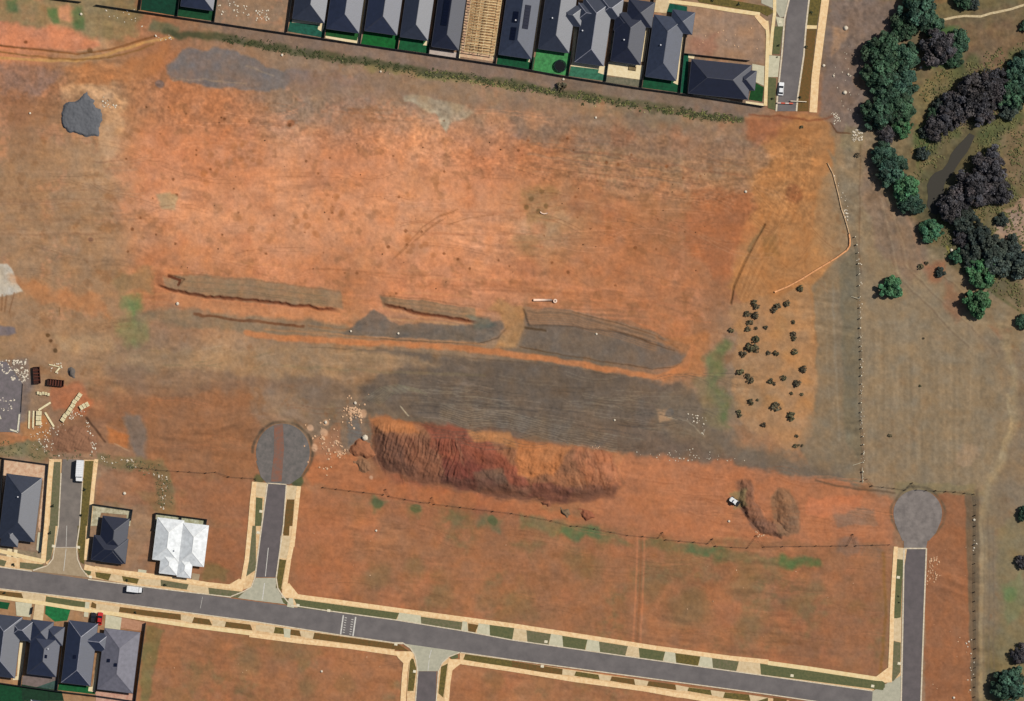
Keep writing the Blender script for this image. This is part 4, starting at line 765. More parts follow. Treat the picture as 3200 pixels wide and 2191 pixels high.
def house(label, anchor, th, rects, rm, wm=WALLM, eave=2.55, pitch=.42, vents=(), panels=(), ends=None, capm=None, name='house'):
    X, Y, _ = W(*anchor); t = thing(name, label, 'house', (X, Y, 0), -R(th))
    wb = MB(); rb = MB(); fb = MB(); cb = MB()
    for i, rc in enumerate(rects):
        x0, y0, x1, y1 = [q / S for q in rc]; g = .45
        wb.box(x0 + g + i * .005, y0 + g + i * .005, -.2, x1 - g - i * .005, y1 - g - i * .005, eave - .1 - i * .005)
        hiprect(rb, rc, eave, pitch, (ends or {}).get(i, 'hh'), cb, i)
        for a_, b_ in (((x0,y0),(x1,y0)),((x1,y0),(x1,y1)),((x1,y1),(x0,y1)),((x0,y1),(x0,y0))):
            fb.beam((a_[0], a_[1], eave - .07 - i * .006), (b_[0], b_[1], eave - .07 - i * .006), .12 + i * .006, .16)
    wb.build('wall', wm, t); rf = rb.build('roof', rm, t); fb.build('gutter', FASCIA if rm is not WHITE else WHITEM, t); cb.build('ridge_cap', capm or rm, rf)
    for vx, vy, vz, kind in vents:
        b = MB(); x, y = vx / S, vy / S; z = eave + vz
        if kind == 'vent': b.lathe([(.001, z + .75), (.22, z + .7), (.3, z + .5), (.22, z + .3), (.16, z + .28), (.16, z - .3)], x, y, 12); b.build('roof_vent', GLASSY, t, True)
        else: b.box(x - .45, y - .6, z - .3, x + .45, y + .6, z + .22); b.build('skylight', PANEL, t)
    for rc in panels:                               # x0, y0, x1, y1 px, slope side
        b = MB(); x0, y0, x1, y1 = [q / S for q in rc[:4]]; z0, z1 = rc[4], rc[5]; n = max(1, int((y1 - y0) / 1.05))
        for j in range(n):
            ya = y0 + (y1 - y0) * j / n + .03; yb = y0 + (y1 - y0) * (j + 1) / n - .03; k = len(b.v)
            b.v += [(x0,ya,z0),(x1,ya,z1),(x1,yb,z1),(x0,yb,z0),(x0,ya,z0+.06),(x1,ya,z1+.06),(x1,yb,z1+.06),(x0,yb,z0+.06)]
            b.f += [tuple(k + q for q in f_) for f_ in ((0,3,2,1),(4,5,6,7),(0,1,5,4),(1,2,6,5),(2,3,7,6),(3,0,4,7))]
        b.build('solar_panel', PANEL, t)
    return t
A = lambda c, r, x, y: T(c, r, f'{x},{y}')[0]
def rz_(x, w): return (w / 2 - abs(x - w / 2)) / S * .42      # roof rise at x across a ridge-along-y roof of width w
house('navy roofed house at the top edge, west of the empty sandy lot', A(0,0,1642,62), 8.2, [(0,0,103,190)], NAVY)
house('charcoal hip roofed house just east of the empty sandy lot', A(1,0,332,176), 8.2, [(0,0,101,190)], NAVY2)
house('navy hip roofed house with a cream path along its back lawn', A(1,0,640,266), 8.2, [(0,0,103,215)], NAVY)
house('navy hip roofed house with the widest plain bright green back lawn', A(1,0,985,285), 8.2, [(0,0,103,215)], NAVY, capm=FASCIA)
house('charcoal hip roofed house with a green lawn, west of the solar panelled black roof', A(1,0,1308,340), 8.2, [(0,0,88,235)], NAVY2)
house('near black roofed house with blue solar panels beside the timber frame', A(1,0,1592,428), 8.2, [(0,0,86,260)], BLACK, panels=[(20,70,38,150,2.75+rz_(20,86),2.75+rz_(38,86))])
house('navy roofed house with two dark solar arrays east of the timber frame', A(1,0,2200,500), 8.2, [(0,0,104,285)], SLATE, vents=[(38,112,rz_(38,104),'vent')], panels=[(28,50,44,90,2.75+rz_(28,104),2.75+rz_(44,104)), (28,105,44,140,2.75+rz_(28,104),2.75+rz_(44,104)), (62,90,80,165,2.75+rz_(62,104),2.75+rz_(80,104))])
house('black roofed house with a trampoline on its pale green yard', A(2,0,237,448), 8.2, [(0,0,97,210), (45,86,124,150)], NAVY2, vents=[(30,100,rz_(30,97),'vent')])
house('house with a long light grey east slope and narrow pale back path', A(2,0,567,568), 8.2, [(0,0,92,205), (-14,128,60,185), (50,150,124,215)], NAVY2, vents=[(10,100,rz_(10,92),'vent')], capm=CAPM)
house('black roofed house with a cream paved back yard', A(2,0,892,558), 8.2, [(0,0,94,156), (-4,96,60,150), (30,120,112,200)], BLACK, vents=[(32,70,rz_(32,94),'vent')])
house('long slate roofed house with a pale vent, beside the narrow green side strip', A(2,0,1207,700), 8.2, [(0,0,97,196), (55,150,126,220)], SLATE, vents=[(33,103,rz_(33,97),'vent')])
house('navy hip roofed corner house below the bare brown lot', A(2,0,1595,852), 6, [(0,0,188,108), (140,30,206,92)], BLACK, capm=FASCIA)
house('charcoal roofed house at the west edge with a pale L shaped side path', A(0,3,-145,1345), 7, [(0,0,100,192), (60,120,138,185)], NAVY2, capm=CAPM)
house('navy and grey roofed house between the L shaped path and its eastern neighbour', A(0,3,250,1338), 7, [(0,0,92,130), (-6,98,64,170), (40,100,100,158)], NAVY, vents=[(54,62,rz_(54,92),'sky'), (58,86,rz_(58,92),'vent')], capm=FASCIA)
house('navy roofed house behind the parked red car', A(0,3,562,1418), 7, [(0,0,92,196), (40,112,132,168)], NAVY, vents=[(34,86,rz_(34,92),'sky')], capm=CAPM)
house('lavender grey roofed house with two small dark skylights', A(0,3,888,1478), 7, [(0,0,112,192), (2,120,90,176)], GREY, vents=[(26,94,rz_(26,112),'sky'), (50,84,rz_(50,112),'sky')])
house('slate roofed house cut off by the bottom edge behind the navy roofed houses', (85, 2300), 7, [(0,0,108,116)], SLATE, capm=WHITEM)
house('navy hip roofed house west of the court with the parked white truck', A(0,3,-4,108), 7, [(0,0,112,202), (8,-22,62,40)], NAVY2, vents=[(46,135,rz_(46,112),'vent')], ends={})
house('compact black roofed house on a fenced lot beside the court footpath', A(0,3,832,305), 7, [(0,0,108,78), (20,30,104,141), (30,-2,100,70)], BLACK, capm=FASCIA)
house('white roofed duplex with two matching hipped halves', A(0,3,1376,400), 7, [(0,34,84,166), (26,-6,82,60), (80,30,162,160), (82,-10,126,50)], WHITE, WHITEM, vents=[(66,70,1.0,'vent')], capm=WHITEM)
# timber framed house under construction
X, Y, _ = W(*A(1,0,1885,468)); t = thing('unfinished_house', 'open timber frame of an unroofed house between two black roofed houses', 'house frame', (X, Y, 0), -R(8.2))
TIM = mat('pine_timber', (244,224,180), (222,186,130), 1.5, .8); b = MB(); b.box(0, 0, -.2, 97/S, 225/S, .16); b.build('floor_slab', mat('frame_slab', (206,172,126), (158,116,78), .7), t)
b = MB(); Wd, Ln = 96/S, 225/S
for x in (0.1, Wd - .1, Wd * .33, Wd * .6):
    b.beam((x, 0, 2.4), (x, Ln, 2.4), .14, .14)
    for k in range(int(Ln / 1.2)): b.beam((x, k * 1.2, .1), (x, k * 1.2, 2.4), .1)
for k in range(9): b.beam((.1, .1 + k * 2.9, 2.4), (Wd - .1, .1 + k * 2.9, 2.4), .14)
b.build('wall_frame', TIM, t)
for k in range(26):
    y = .3 + k * .95; bb = MB()
    if y < Wd / 2: hgt = y * .42
    else: hgt = Wd / 2 * .42
    fl = hgt / .42
    bb.beam((0, y, 2.5), (fl, y, 2.5 + hgt), .09, .12); bb.beam((Wd, y, 2.5), (Wd - fl, y, 2.5 + hgt), .09, .12); bb.beam((0, y, 2.5), (Wd, y, 2.5), .09, .1)
    if fl < Wd / 2 - .2: bb.beam((fl, y, 2.5 + hgt), (Wd - fl, y, 2.5 + hgt), .09, .12)
    for q in (.3, .5, .7): bb.beam((Wd * q, y, 2.5), (Wd * q + (.6 if q < .5 else -.6), y, 2.5 + hgt * .6), .07, .07)
    bb.build('truss', TIM, t)

# sheet fences
FEN = mat('fence_steel', (30,32,36), (22,24,28), 1, .6, .3)
def fence(label, pts, h=1.55, group='dark sheet fences around the house lots'):
    m_ = [W(*p) for p in pts]; t = thing('fence', label, 'fence', m_[0], 0, group); o = m_[0]; b = MB(); rl = MB(); ps = MB(); L = 0
    for p, q in zip(m_[:-1], m_[1:]):
        b.beam((p[0]-o[0], p[1]-o[1], h/2), (q[0]-o[0], q[1]-o[1], h/2), .07, h); rl.beam((p[0]-o[0], p[1]-o[1], h+.03), (q[0]-o[0], q[1]-o[1], h+.03), .13, .07)
        d = math.dist(p, q); n = max(1, int(d / 2.4))
        for i in range(n + 1): f_ = i / n; x = p[0] + (q[0]-p[0])*f_ - o[0]; y = p[1] + (q[1]-p[1])*f_ - o[1]; ps.box(x-.06, y-.06, -.1, x+.06, y+.06, h+.02)
    b.build('fence_panel', FEN, t); rl.build('top_rail', FEN, t)
def lean(c, r, x, y, top=-40):                      # side fence from its foot up past the top edge
    u, v = A(c, r, x, y); return [(u, v), (u + (v - top) * math.tan(R(7.8)), top)]
fence('long dark back fence running behind the whole northern row of houses', T(0,0,'870,45 1605,155 2323,262') + T(1,0,'800,380 1560,492 2323,606') + T(2,0,'510,698 1170,802 1530,850'))
fence('short dark fence at the top edge west of the back fence', T(0,0,'480,-12 740,20'))
fence('fence behind the navy corner house, ending at the street footpath', T(2,0,'1534,851 1900,905 2290,968'))
for (c, r, x, y), lb in (((0,0,1272,88),'side fence west of the dark green lawn without a visible house'), ((0,0,1610,148),'side fence west of the navy roofed house at the top edge'), ((0,0,1945,198),'side fence on the west of the empty sandy lot'), ((1,0,285,290),'side fence on the east of the empty sandy lot'), ((1,0,620,345),'side fence before the yard with the cream back path'),
      ((1,0,946,398),'side fence west of the widest bright green lawn'), ((1,0,1285,452),'side fence east of the widest bright green lawn'), ((1,0,1570,492),'side fence west of the solar panelled black roof'), ((1,0,1840,535),'side fence between the solar panelled roof and the timber frame'), ((1,0,2176,585),'side fence just east of the timber frame'),
      ((2,0,178,640),'side fence west of the trampoline yard'), ((2,0,512,695),'side fence east of the trampoline yard'), ((2,0,852,740),'side fence west of the cream paved yard'), ((2,0,1176,798),'side fence east of the cream paved yard')):
    fence(lb, lean(c, r, x, y))
fence('L shaped fence around the north west of the navy corner house', T(2,0,'1525,848 1560,480 1590,235'), 1.4); fence('fence between the navy corner house and the bare brown lot', T(2,0,'1566,487 2155,552'), 1.5)
fence('fence east of the lavender grey roofed house', T(0,3,'1325,878 1300,1070 1225,1640'), 1.8); fence('fence between the lavender grey roof and the navy roof behind the red car', T(0,3,'935,1130 872,1510'), 1.6)
fence('fence between the two navy roofed houses of the south west row', T(0,3,'585,960 520,1500'), 1.6); fence('fence beside the pale L shaped path', T(0,3,'238,1050 190,1450'), 1.6)
fence('back fence of the south west row of houses', T(0,3,'-60,1415 190,1452 525,1500 870,1540 1222,1590')); fence('short front fence post run west of the cream driveway', T(0,3,'302,735 290,800'), 1.5)
fence('fence around the north and east of the westernmost court house', T(0,2,'-60,955 40,975 440,1030 400,1591 375,1830')); fence('fence on the west of the westernmost court house', T(0,2,'40,980 12,1290 -10,1591'), 1.6)
fence('fence around three sides of the compact black roofed house', T(0,2,'1190,1540 1205,1442 842,1390 812,1700'), 1.6); fence('fence around three sides of the white duplex yard', T(0,3,'1868,10') + T(0,2,'1880,1530 1650,1500 1415,1470 1405,1591') + T(0,3,'1392,40'), 1.6)
fence('short dividing fence between the two duplex yards', T(0,2,'1652,1503 1640,1575'), 1.6)

# ------------------------------------------------------------------ wire and mesh boundary fences with posts
WIRE = mat('fence_wire', (70,60,52), (60,52,46), 1, .6); POSTW = mat('pale_post', (232,222,196), (200,190,164), 1); POSTD = mat('timber_post', (96,72,54), (80,60,46), 1)
def wire_fence(label, pts, gap=3.0, h=1.1, pm=POSTD, stays=(), psz=.16, name='wire_fence'):
    m_ = [W(*p) for p in pts]; o = m_[0]; t = thing(name, label, 'fence', (o[0], o[1], 0)); b = MB(); n_ = 0; rg = random.Random(len(label))
    pp = []
    for p, q in zip(m_[:-1], m_[1:]):
        for z in (.3, .7, 1.02): b.beam((p[0]-o[0], p[1]-o[1], z), (q[0]-o[0], q[1]-o[1], z), .03)
        d = math.dist(p, q); n = max(1, int(d / gap))
        for i in range(n): f_ = i / n; pp.append((p[0] + (q[0]-p[0])*f_ - o[0], p[1] + (q[1]-p[1])*f_ - o[1]))
    pp.append((m_[-1][0]-o[0], m_[-1][1]-o[1])); b.build('wire', WIRE, t)
    pb = MB(); pb.lathe([(.001, h + .04), (psz * .8, h), (psz, h - .05), (psz, -.3)], 0, 0, 8); first = pb.build('post', pm, t, False)
    for i, (x, y) in enumerate(pp[:95]):
        po = first if i == 0 else first.copy()
        if i: COL.objects.link(po); po.parent = t
        po.location = (x + rg.uniform(-.1, .1), y + rg.uniform(-.1, .1), 0); k = rg.uniform(.7, 1.35); po.scale = (k, k, rg.uniform(.85, 1.1))
    for s in stays:
        q = [W(*p) for p in s]; sb = MB(); sb.beam((q[0][0]-o[0], q[0][1]-o[1], 1.0), (q[1][0]-o[0], q[1][1]-o[1], .05), .12); sb.build('stay', pm, t)
    return t
wire_fence('pale posted fence down the edge of the ploughed field', T(3,1,'790,560 815,700 822,900 832,1100 835,1300 845,1550') + T(3,2,'850,0 848,300 845,560 865,850 860,1180'), 2.6, 1.2, POSTW, [(T(3,2,'860,1010')[0], T(3,2,'770,1040')[0]), (T(3,2,'855,1060')[0], T(3,2,'860,1200')[0]), (T(3,1,'830,1120')[0], T(3,1,'755,1100')[0])], .2)
wire_fence('dark wire fence from the pale posts around the eastern court', T(3,2,'900,1165 945,1225 1250,1262 1310,1200 1350,1262 1700,1280 1870,1300 1885,1400 1880,1591') + T(3,3,'1880,0 1875,600 1885,1200 1875,1640'), 3.2, 1.2, POSTD)
wire_fence('low fence along the northern edge of the vacant southern lots', T(1,2,'610,1240 980,1285 1160,1305 1180,1260 1210,1320 1500,1375 1580,1380 1600,1330 1620,1390 1980,1435 2323,1475') + T(2,2,'130,1500 360,1540 540,1590') + T(2,3,'600,0 1050,85 1330,110 1370,60 1400,125 1780,160 1820,120 1850,185 2140,200 2220,90 2290,190') + T(3,3,'300,185 720,180 770,80 800,180 1100,170'), 4.6, 1.0, POSTD)
wire_fence('short low fence on the bare ground west of the grey turning circle', T(0,2,'1170,1050 1420,1080 1720,1100 1870,1110 1960,1100 2080,1145 2323,1160') + T(1,2,'0,1180'), 3.5, .9, POSTD)
def silt(label, pts, h, wpx, m_, name='silt_fence'):
    q = [W(*p) for p in fine(pts, 4)]; o = q[0]; t = thing(name, label, 'fence', (o[0], o[1], 0)); b = MB()
    b.tube([(p[0]-o[0], p[1]-o[1], h * .5) for p in q], wpx / S / 2, 8); b.build('fabric_roll', m_, t, True)
    s = MB()
    for i in range(0, len(q), 3): s.box(q[i][0]-o[0]-.06, q[i][1]-o[1]-.06, -.1, q[i][0]-o[0]+.06, q[i][1]-o[1]+.06, h + .25)
    s.build('stake', POSTD, t)
silt('pale orange silt roll curving around the east of the haul road', T(3,1,'735,530 742,590 740,640 715,680 620,750 520,810 420,870 300,945 180,1010 60,1060'), .5, 6, mat('orange_silt', (236,172,120), (220,150,98), 1))
silt('thin pale silt roll running up to the entry corner', T(3,0,'540,1480 590,1580') + T(3,1,'640,180 665,300 700,400 720,470 735,528'), .4, 3.6, mat('pale_silt', (216,184,146), (186,150,112), 1))

# ------------------------------------------------------------------ trees
def crown_mesh(name, rad, nl, per, leaf, m_, seed, flat=.75, open_=0.0):
    rs = np.random.RandomState(seed); vs_ = []; cs = []
    for i in range(nl):
        while True:
            p = rs.uniform(-1, 1, 3)
            if p[0]**2 + p[1]**2 + p[2]**2 < 1 and (p[2] > -.25): break
        r_ = math.hypot(p[0], p[1]); th_ = math.atan2(p[1], p[0]); sc = .96 + .11 * math.sin(3 * th_ + seed) + .08 * math.sin(5 * th_ + 2.3 * seed); lr = rs.choice((.12, .17, .24)) * rad * rs.uniform(.85, 1.15)
        c = np.array((p[0] * (rad - lr * .6) * sc, p[1] * (rad - lr * .6) * sc, p[2] * rad * flat))
        d = rs.normal(size=(per, 3)); d /= np.linalg.norm(d, axis=1)[:, None]; pos = c + d * lr * rs.uniform(.55, 1.08, (per, 1)); pos[:, 2] = c[2] + (pos[:, 2] - c[2]) * .8
        nn = d * .8 + rs.normal(size=(per, 3)) * .45 + np.array((0, 0, .35)); nn /= np.linalg.norm(nn, axis=1)[:, None]
        a = np.cross(nn, rs.normal(size=(per, 3))); a /= np.linalg.norm(a, axis=1)[:, None]; b = np.cross(nn, a); s = leaf * rs.uniform(.6, 1.3, (per, 1))
        vs_.append(np.stack([pos - a*s - b*s*.6, pos + a*s - b*s*.6, pos + a*s*.7 + b*s, pos - a*s*.7 + b*s], 1).reshape(-1, 3))
        tone = rs.uniform(.42, 1.55); hue_ = rs.uniform(-.1, .1); cc = np.array((tone * (1 + hue_), tone, tone * (1 - hue_), 1)); cs.append(np.tile(cc, (per * 4, 1)) * np.repeat(rs.uniform(.85, 1.15, (per, 1)), 4, 0))
    co = np.concatenate(vs_).astype(np.float32); cc = np.concatenate(cs); cc[:, 3] = 1; nq = len(co) // 4; co[:, 2] += rad * .40
    me = bpy.data.meshes.new(name); me.vertices.add(len(co)); me.vertices.foreach_set('co', co.ravel()); me.loops.add(len(co)); me.loops.foreach_set('vertex_index', np.arange(len(co), dtype=np.int32))
    me.polygons.add(nq); me.polygons.foreach_set('loop_start', np.arange(0, len(co), 4, dtype=np.int32)); me.polygons.foreach_set('loop_total', np.full(nq, 4, np.int32)); me.update(calc_edges=True)
    at = me.color_attributes.new('Tone', 'FLOAT_COLOR', 'POINT'); at.data.foreach_set('color', cc.astype(np.float32).ravel()); me.materials.append(m_); return me
def leaf_mat(name, c):
    m, n, l, b = nt(name); a = n.new('ShaderNodeAttribute'); a.attribute_name = 'Tone'; v = n.new('ShaderNodeVectorMath'); v.operation = 'MULTIPLY'; v.inputs[1].default_value = c
    l.new(a.outputs['Color'], v.inputs[0])
    oi = n.new('ShaderNodeObjectInfo'); hs = n.new('ShaderNodeHueSaturation'); m1 = n.new('ShaderNodeMapRange'); m1.inputs['To Min'].default_value = .47; m1.inputs['To Max'].default_value = .525
    m2 = n.new('ShaderNodeMapRange'); m2.inputs['To Min'].default_value = .78; m2.inputs['To Max'].default_value = 1.25; mm = n.new('ShaderNodeMath'); mm.operation = 'FRACT'; mk = n.new('ShaderNodeMath'); mk.operation = 'MULTIPLY'; mk.inputs[1].default_value = 7.31
    l.new(oi.outputs['Random'], m1.inputs[0]); l.new(oi.outputs['Random'], mk.inputs[0]); l.new(mk.outputs[0], mm.inputs[0]); l.new(mm.outputs[0], m2.inputs[0]); l.new(m1.outputs[0], hs.inputs['Hue']); l.new(m2.outputs[0], hs.inputs['Value']); l.new(v.outputs[0], hs.inputs['Color']); l.new(hs.outputs[0], b.inputs['Base Color']); b.inputs['Roughness'].default_value = .7; b.inputs['Specular IOR Level'].default_value = .25; return m
BARK = mat('bark', (104,84,68), (80,64,54), 2); LG = leaf_mat('gum_leaves', (.031, .066, .036)); LG2 = leaf_mat('bright_leaves', (.042, .11, .05)); LP = leaf_mat('purple_grey_leaves', (.042, .037, .038)); LD = leaf_mat('dark_grey_green_leaves', (.034, .046, .036)); LB = leaf_mat('shrub_leaves', (.085, .072, .038)); LS = leaf_mat('young_leaves', (.03, .04, .02))
def trunk_mb(rad, seed, thick=.28):
    rg = random.Random(seed); b = MB(); h = rad * .38; b.tube([(0,0,-.3), (.05,.02,h*.4), (.1,-.05,h)], [thick*1.3, thick, thick*.6], 7)
    for i in range(6):
        a = i * 1.05 + rg.uniform(-.3, .3); r_ = rad * rg.uniform(.55, .85); b.tube([(.05,0,h*.45), (r_*.45*math.cos(a), r_*.45*math.sin(a), h*.9), (r_*math.cos(a+.2), r_*math.sin(a+.2), h*1.35)], [thick*.5, thick*.35, thick*.1], 5)
    return b
KINDS = {}
def proto(key, rad, nl, per, leaf, m_, seed, flat, name, cat, thick=.28):
    KINDS[key] = (rad, crown_mesh('crown', rad, nl, per, leaf, m_, seed, flat), trunk_mb(rad, seed, thick), name, cat, [None])
for i in range(3): proto('G%d' % i, 6.0, 84, 110, .30, LG, 100 + i * 7, .55, 'tree', 'tree')
for i in range(2): proto('B%d' % i, 4.5, 60, 110, .25, LG2, 200 + i * 7, .5, 'tree', 'tree')
for i in range(3): proto('P%d' % i, 6.0, 84, 96, .24, LP, 300 + i * 7, .5, 'tree', 'tree')
for i in range(2): proto('D%d' % i, 5.0, 66, 100, .27, LD, 400 + i * 7, .5, 'tree', 'tree')
for i in range(3): proto('S%d' % i, 1.0, 30, 46, .085, LB, 500 + i * 7, .6, 'shrub', 'shrub', .06)
for i in range(2): proto('Y%d' % i, .9, 10, 30, .15, LS, 600 + i * 7, 1.0, 'street_tree', 'young tree', .05)
TR = mat('bark', (104,84,68), (80,64,54), 2)
def tree(key, u, v, rpx, label, group=None, rz=None):
    rad, cm, tb, name, cat, fst = KINDS[key]; k = rpx / S / rad; z = 0
    X, Y, _ = W(u, v); rz = random.uniform(0, 6.28) if rz is None else rz; sc = (k, k * random.uniform(.92, 1.08), k * random.uniform(.9, 1.05))
    if fst[0] is None:
        t = thing(name, label, cat, (X, Y, z), rz, group); t.scale = sc; o = bpy.data.objects.new('crown', cm); COL.objects.link(o); o.parent = t; tb.build('trunk', TR, t); fst[0] = t
    else:
        t = dup(fst[0], (X, Y, z), rz, sc, label)
        if group: t['group'] = group
    return t
gt = 'trees along the creek'
for k, x, y, r_, lb in (
    ('G0',2085,25,50,'dark green tree cut by the top edge, northernmost of the western tree belt'), ('G1',2050,62,34,'dark green tree below the northernmost one, leaning out over the brown field'), ('G2',2118,60,26,'small dark green tree beside the start of the pale track'),
    ('G1',2000,115,46,'broad dark green tree at the top of the dense western belt'), ('G2',2052,128,36,'dark green tree on the creek side near the top of the dense belt'), ('G0',1996,170,44,'dark green tree bulging west over the field in the dense belt'),
    ('G2',2048,185,40,'dark green tree at mid belt on its creek side'), ('G1',2012,215,34,'dark green tree at the narrow waist of the dense belt'), ('G0',1992,258,42,'dark green tree at the west side of the belt foot'), ('G2',2038,245,40,'dark green tree at the creek side of the belt foot'), ('B0',2048,290,26,'bright green tree trailing south of the dense belt'),
    ('P1',2012,305,24,'grey leafless looking tree in the gap between the two green belts'), ('G2',2002,350,30,'dark green tree at the northern end of the lower belt'), ('G0',2022,385,40,'broad green tree in the lower belt beside the field'), ('B1',2052,425,38,'lighter green tree in the lower belt beside the creek'), ('G1',2066,462,32,'green tree at the southern end of the lower belt'),
    ('P0',2128,108,48,'round purple grey tree on the bright grass clearing'), ('G1',2172,95,30,'dark green tree joined to the purple grey tree on the clearing'), ('G2',2165,132,24,'small green tree on the south east of the clearing'),
    ('P1',2128,285,36,'purple grey tree at the south west tip of the creek thicket'), ('P2',2160,250,46,'purple grey tree in the western half of the creek thicket'), ('P0',2208,222,54,'largest purple grey tree at the heart of the creek thicket'), ('P1',2252,200,44,'purple grey tree on the upper east of the creek thicket'), ('P2',2228,255,34,'purple grey tree at the south edge of the creek thicket'), ('D0',2140,238,26,'greenish tree among the western purple grey ones'),
    ('G0',2300,215,40,'dark green tree east of the purple thicket'), ('G2',2318,155,38,'dark green tree at the right edge above the creek thicket'), ('G1',2322,195,36,'dark green tree on the right edge level with the thicket'),
    ('P2',2245,378,48,'purple grey tree north of the dark creek bend'), ('P0',2205,428,52,'dark purple tree directly over the creek bend'), ('P1',2160,468,42,'dark tree overhanging the creek water at its west bank'), ('P2',2262,430,40,'purple grey tree on the east bank above the tan clearing'), ('D1',2190,500,34,'grey green tree south of the creek bend'),
    ('B0',2112,525,28,'round bright green tree standing alone west of the creek'), ('D0',2228,545,38,'dark grey green tree west of the tan clearing'), ('D1',2265,590,42,'dark grey green tree below the tan clearing'), ('D0',2308,600,36,'dark grey green tree at the right edge below the clearing'), ('B1',2170,582,20,'small bright tree next to a white rock'), ('D1',2200,575,26,'small dull tree beside the bright one and white rock'),
    ('B0',2228,618,38,'large bright green tree on the edge of the field slope'), ('B1',2217,688,36,'bright green tree below the largest bright one'), ('B1',2022,652,32,'lone round green tree in the ploughed field'), ('D0',2133,618,13,'small dark round tree between the lone tree and the creek'), ('G2',2322,728,19,'dark green tree half cut by the right edge beside the field'),
    ('G1',2324,1165,18,'dark tree cut by the right edge level with the east court'), ('P0',2320,1275,18,'purple grey tree cut by the right edge below the court level'), ('G0',2288,1552,44,'large green tree at the bottom right corner'), ('P1',2318,1485,26,'purple grey tree above the bottom right green tree'), ('G1',2185,-2,26,'green tree cut by the top edge over the pale track'), ('D0',2205,8,18,'small dark tree at the top edge beside the pale track'), ('D1',2094,348,18,'dull green tree on the creek flat between the lower belt and the creek'), ('D0',2098,300,15,'small dull tree on the grass south east of the dense belt'), ('G1',2118,262,20,'dark green tree at the western edge of the creek thicket'),
    ('D0',2272,500,17,'small grey green tree on the north west edge of the tan clearing'), ('P2',2182,540,22,'purple grey tree beside the creek, just north of the small bright tree'), ('D1',2205,606,22,'dull green tree touching the west side of the largest bright one'), ('D0',2290,562,30,'dark grey green tree on the west edge of the tan clearing'), ('D1',2285,250,26,'grey green tree at the south east end of the creek thicket'),
    ('G0',2328,60,16,'tree sliver on the right edge below the pale track')):
    tree(k, x * F, y * F, r_ * F, lb, gt)
for x, y, r_, lb in ((2090,605,8,'small brown bush west of the small dark round tree'), (2103,597,5,'tiny brown bush touching the small brown one'), (2020,988,5,'lone dark bush low in the ploughed field'), (2096,768,3,'upper of two tiny bushes in the ploughed field'), (2088,876,3.4,'lower of two tiny bushes in the ploughed field'), (1946,352,7,'dark bush near the white rubble by the entry'),
                     (1819,289,5,'dark bush on the red soil below the end of the north street'), (1275,196,12,'dark bush in the weeds behind the trampoline yard'), (2020,118,0,'')):
    if r_: tree('S%d' % (int(x) % 3), x * F, y * F, r_ * F, lb)
SH = [(1816,655,9),(1786,689,9),(1764,697,11),(1756,704,8),(1713,688,10),(1717,696,8),(1696,712,9),(1714,716,10),(1702,733,9),(1697,747,8),(1716,745,5),(1738,743,6),(1800,731,6),(1801,758,8),(1802,768,7),(1660,749,8),(1716,770,11),(1706,787,15),(1716,792,10),(1687,803,9),(1744,801,6),(1762,801,8),(1804,799,9),(1823,838,10),(1680,843,10),(1697,853,8),(1704,863,10),
      (1749,865,8),(1758,871,5),(1779,858,8),(1809,870,10),(1796,893,5),(1820,895,5),(1705,912,9),(1719,908,4),(1761,922,13),(1797,945,13),(1677,935,7),(1679,943,6),(1733,964,7),(1808,990,5),(1805,1012,6),(1813,1010,3),(1820,1011,4)]
rowsd = {}
SH.sort(key=lambda s: s[1]); rows = [[SH[0]]]
for s in SH[1:]:
    if s[1] - rows[-1][0][1] > 17: rows.append([s])
    else: rows[-1].append(s)
ORD = 'topmost second third fourth fifth sixth seventh eighth ninth tenth eleventh twelfth thirteenth fourteenth fifteenth sixteenth seventeenth eighteenth'.split()
for i, rw in enumerate(rows):
    rw.sort()
    for j, (x, y, r_) in enumerate(rw):
        size = 'large' if r_ >= 11 else ('small' if r_ <= 6 else 'medium')
        pos = 'alone in' if len(rw) == 1 else (('westernmost of' if j == 0 else 'easternmost of' if j == len(rw) - 1 else ORD[j] + ' from the west in') if len(rw) > 1 else '')
        rn = ORD[i] + (' band' if i == 0 else ' band from the top') if i < len(rows) - 1 else 'bottom band'
        tree('S%d' % ((i + j) % 3), x * F, y * F, r_ * F * .92, f'{size} dark shrub, {pos} the {rn}, on ochre', 'shrubs on the ochre ground east of the haul road')
gs = 'young street trees in the verges'
for c, r, x, y, s, lb in ((3,0,395,115,6,'young tree in the east verge, nearest the top edge'), (3,0,345,425,6,'young tree midway down the east verge of the north street'), (3,0,288,890,6,'young tree beside the barrier at the end of the north street'), (3,0,40,892,5,'young tree west of the barrier at the street end'), (3,0,92,410,5,'young tree in the west verge of the north street'), (3,0,82,522,3.5,'tiny young tree by the pale driveway on the north street'),
      (2,0,2050,38,6,'young tree in the verge above the bare brown lot'), (2,0,1815,4,5,'young tree in the same verge cut by the top edge'), (0,2,762,1262,6,'young tree south of the parked white truck'), (0,2,474,1405,6.5,'young tree on the west verge of the truck court'), (0,2,742,1495,6,'young tree in the east verge of the truck court, near the junction'), (0,3,450,62,6,'young tree on the west verge just above the junction'),
      (0,3,128,350,6.5,'young tree in the north verge at the far west end of the avenue'), (0,3,1158,495,5.5,'young tree in the verge north of the moving truck'), (0,3,1500,532,6,'young tree in the verge below the white duplex'), (0,3,1232,785,5.5,'young tree in the long brown verge east of the red car'), (0,3,38,606,5.5,'young tree in the south verge at the west edge'),
      (3,3,1190,700,3.5,'small plant low in the verge of the eastern street'), (3,3,1185,640,3.5,'small plant in the middle verge of the eastern street')):
    tree('Y%d' % (x % 2), *A(c, r, x, y), s, lb, gs)
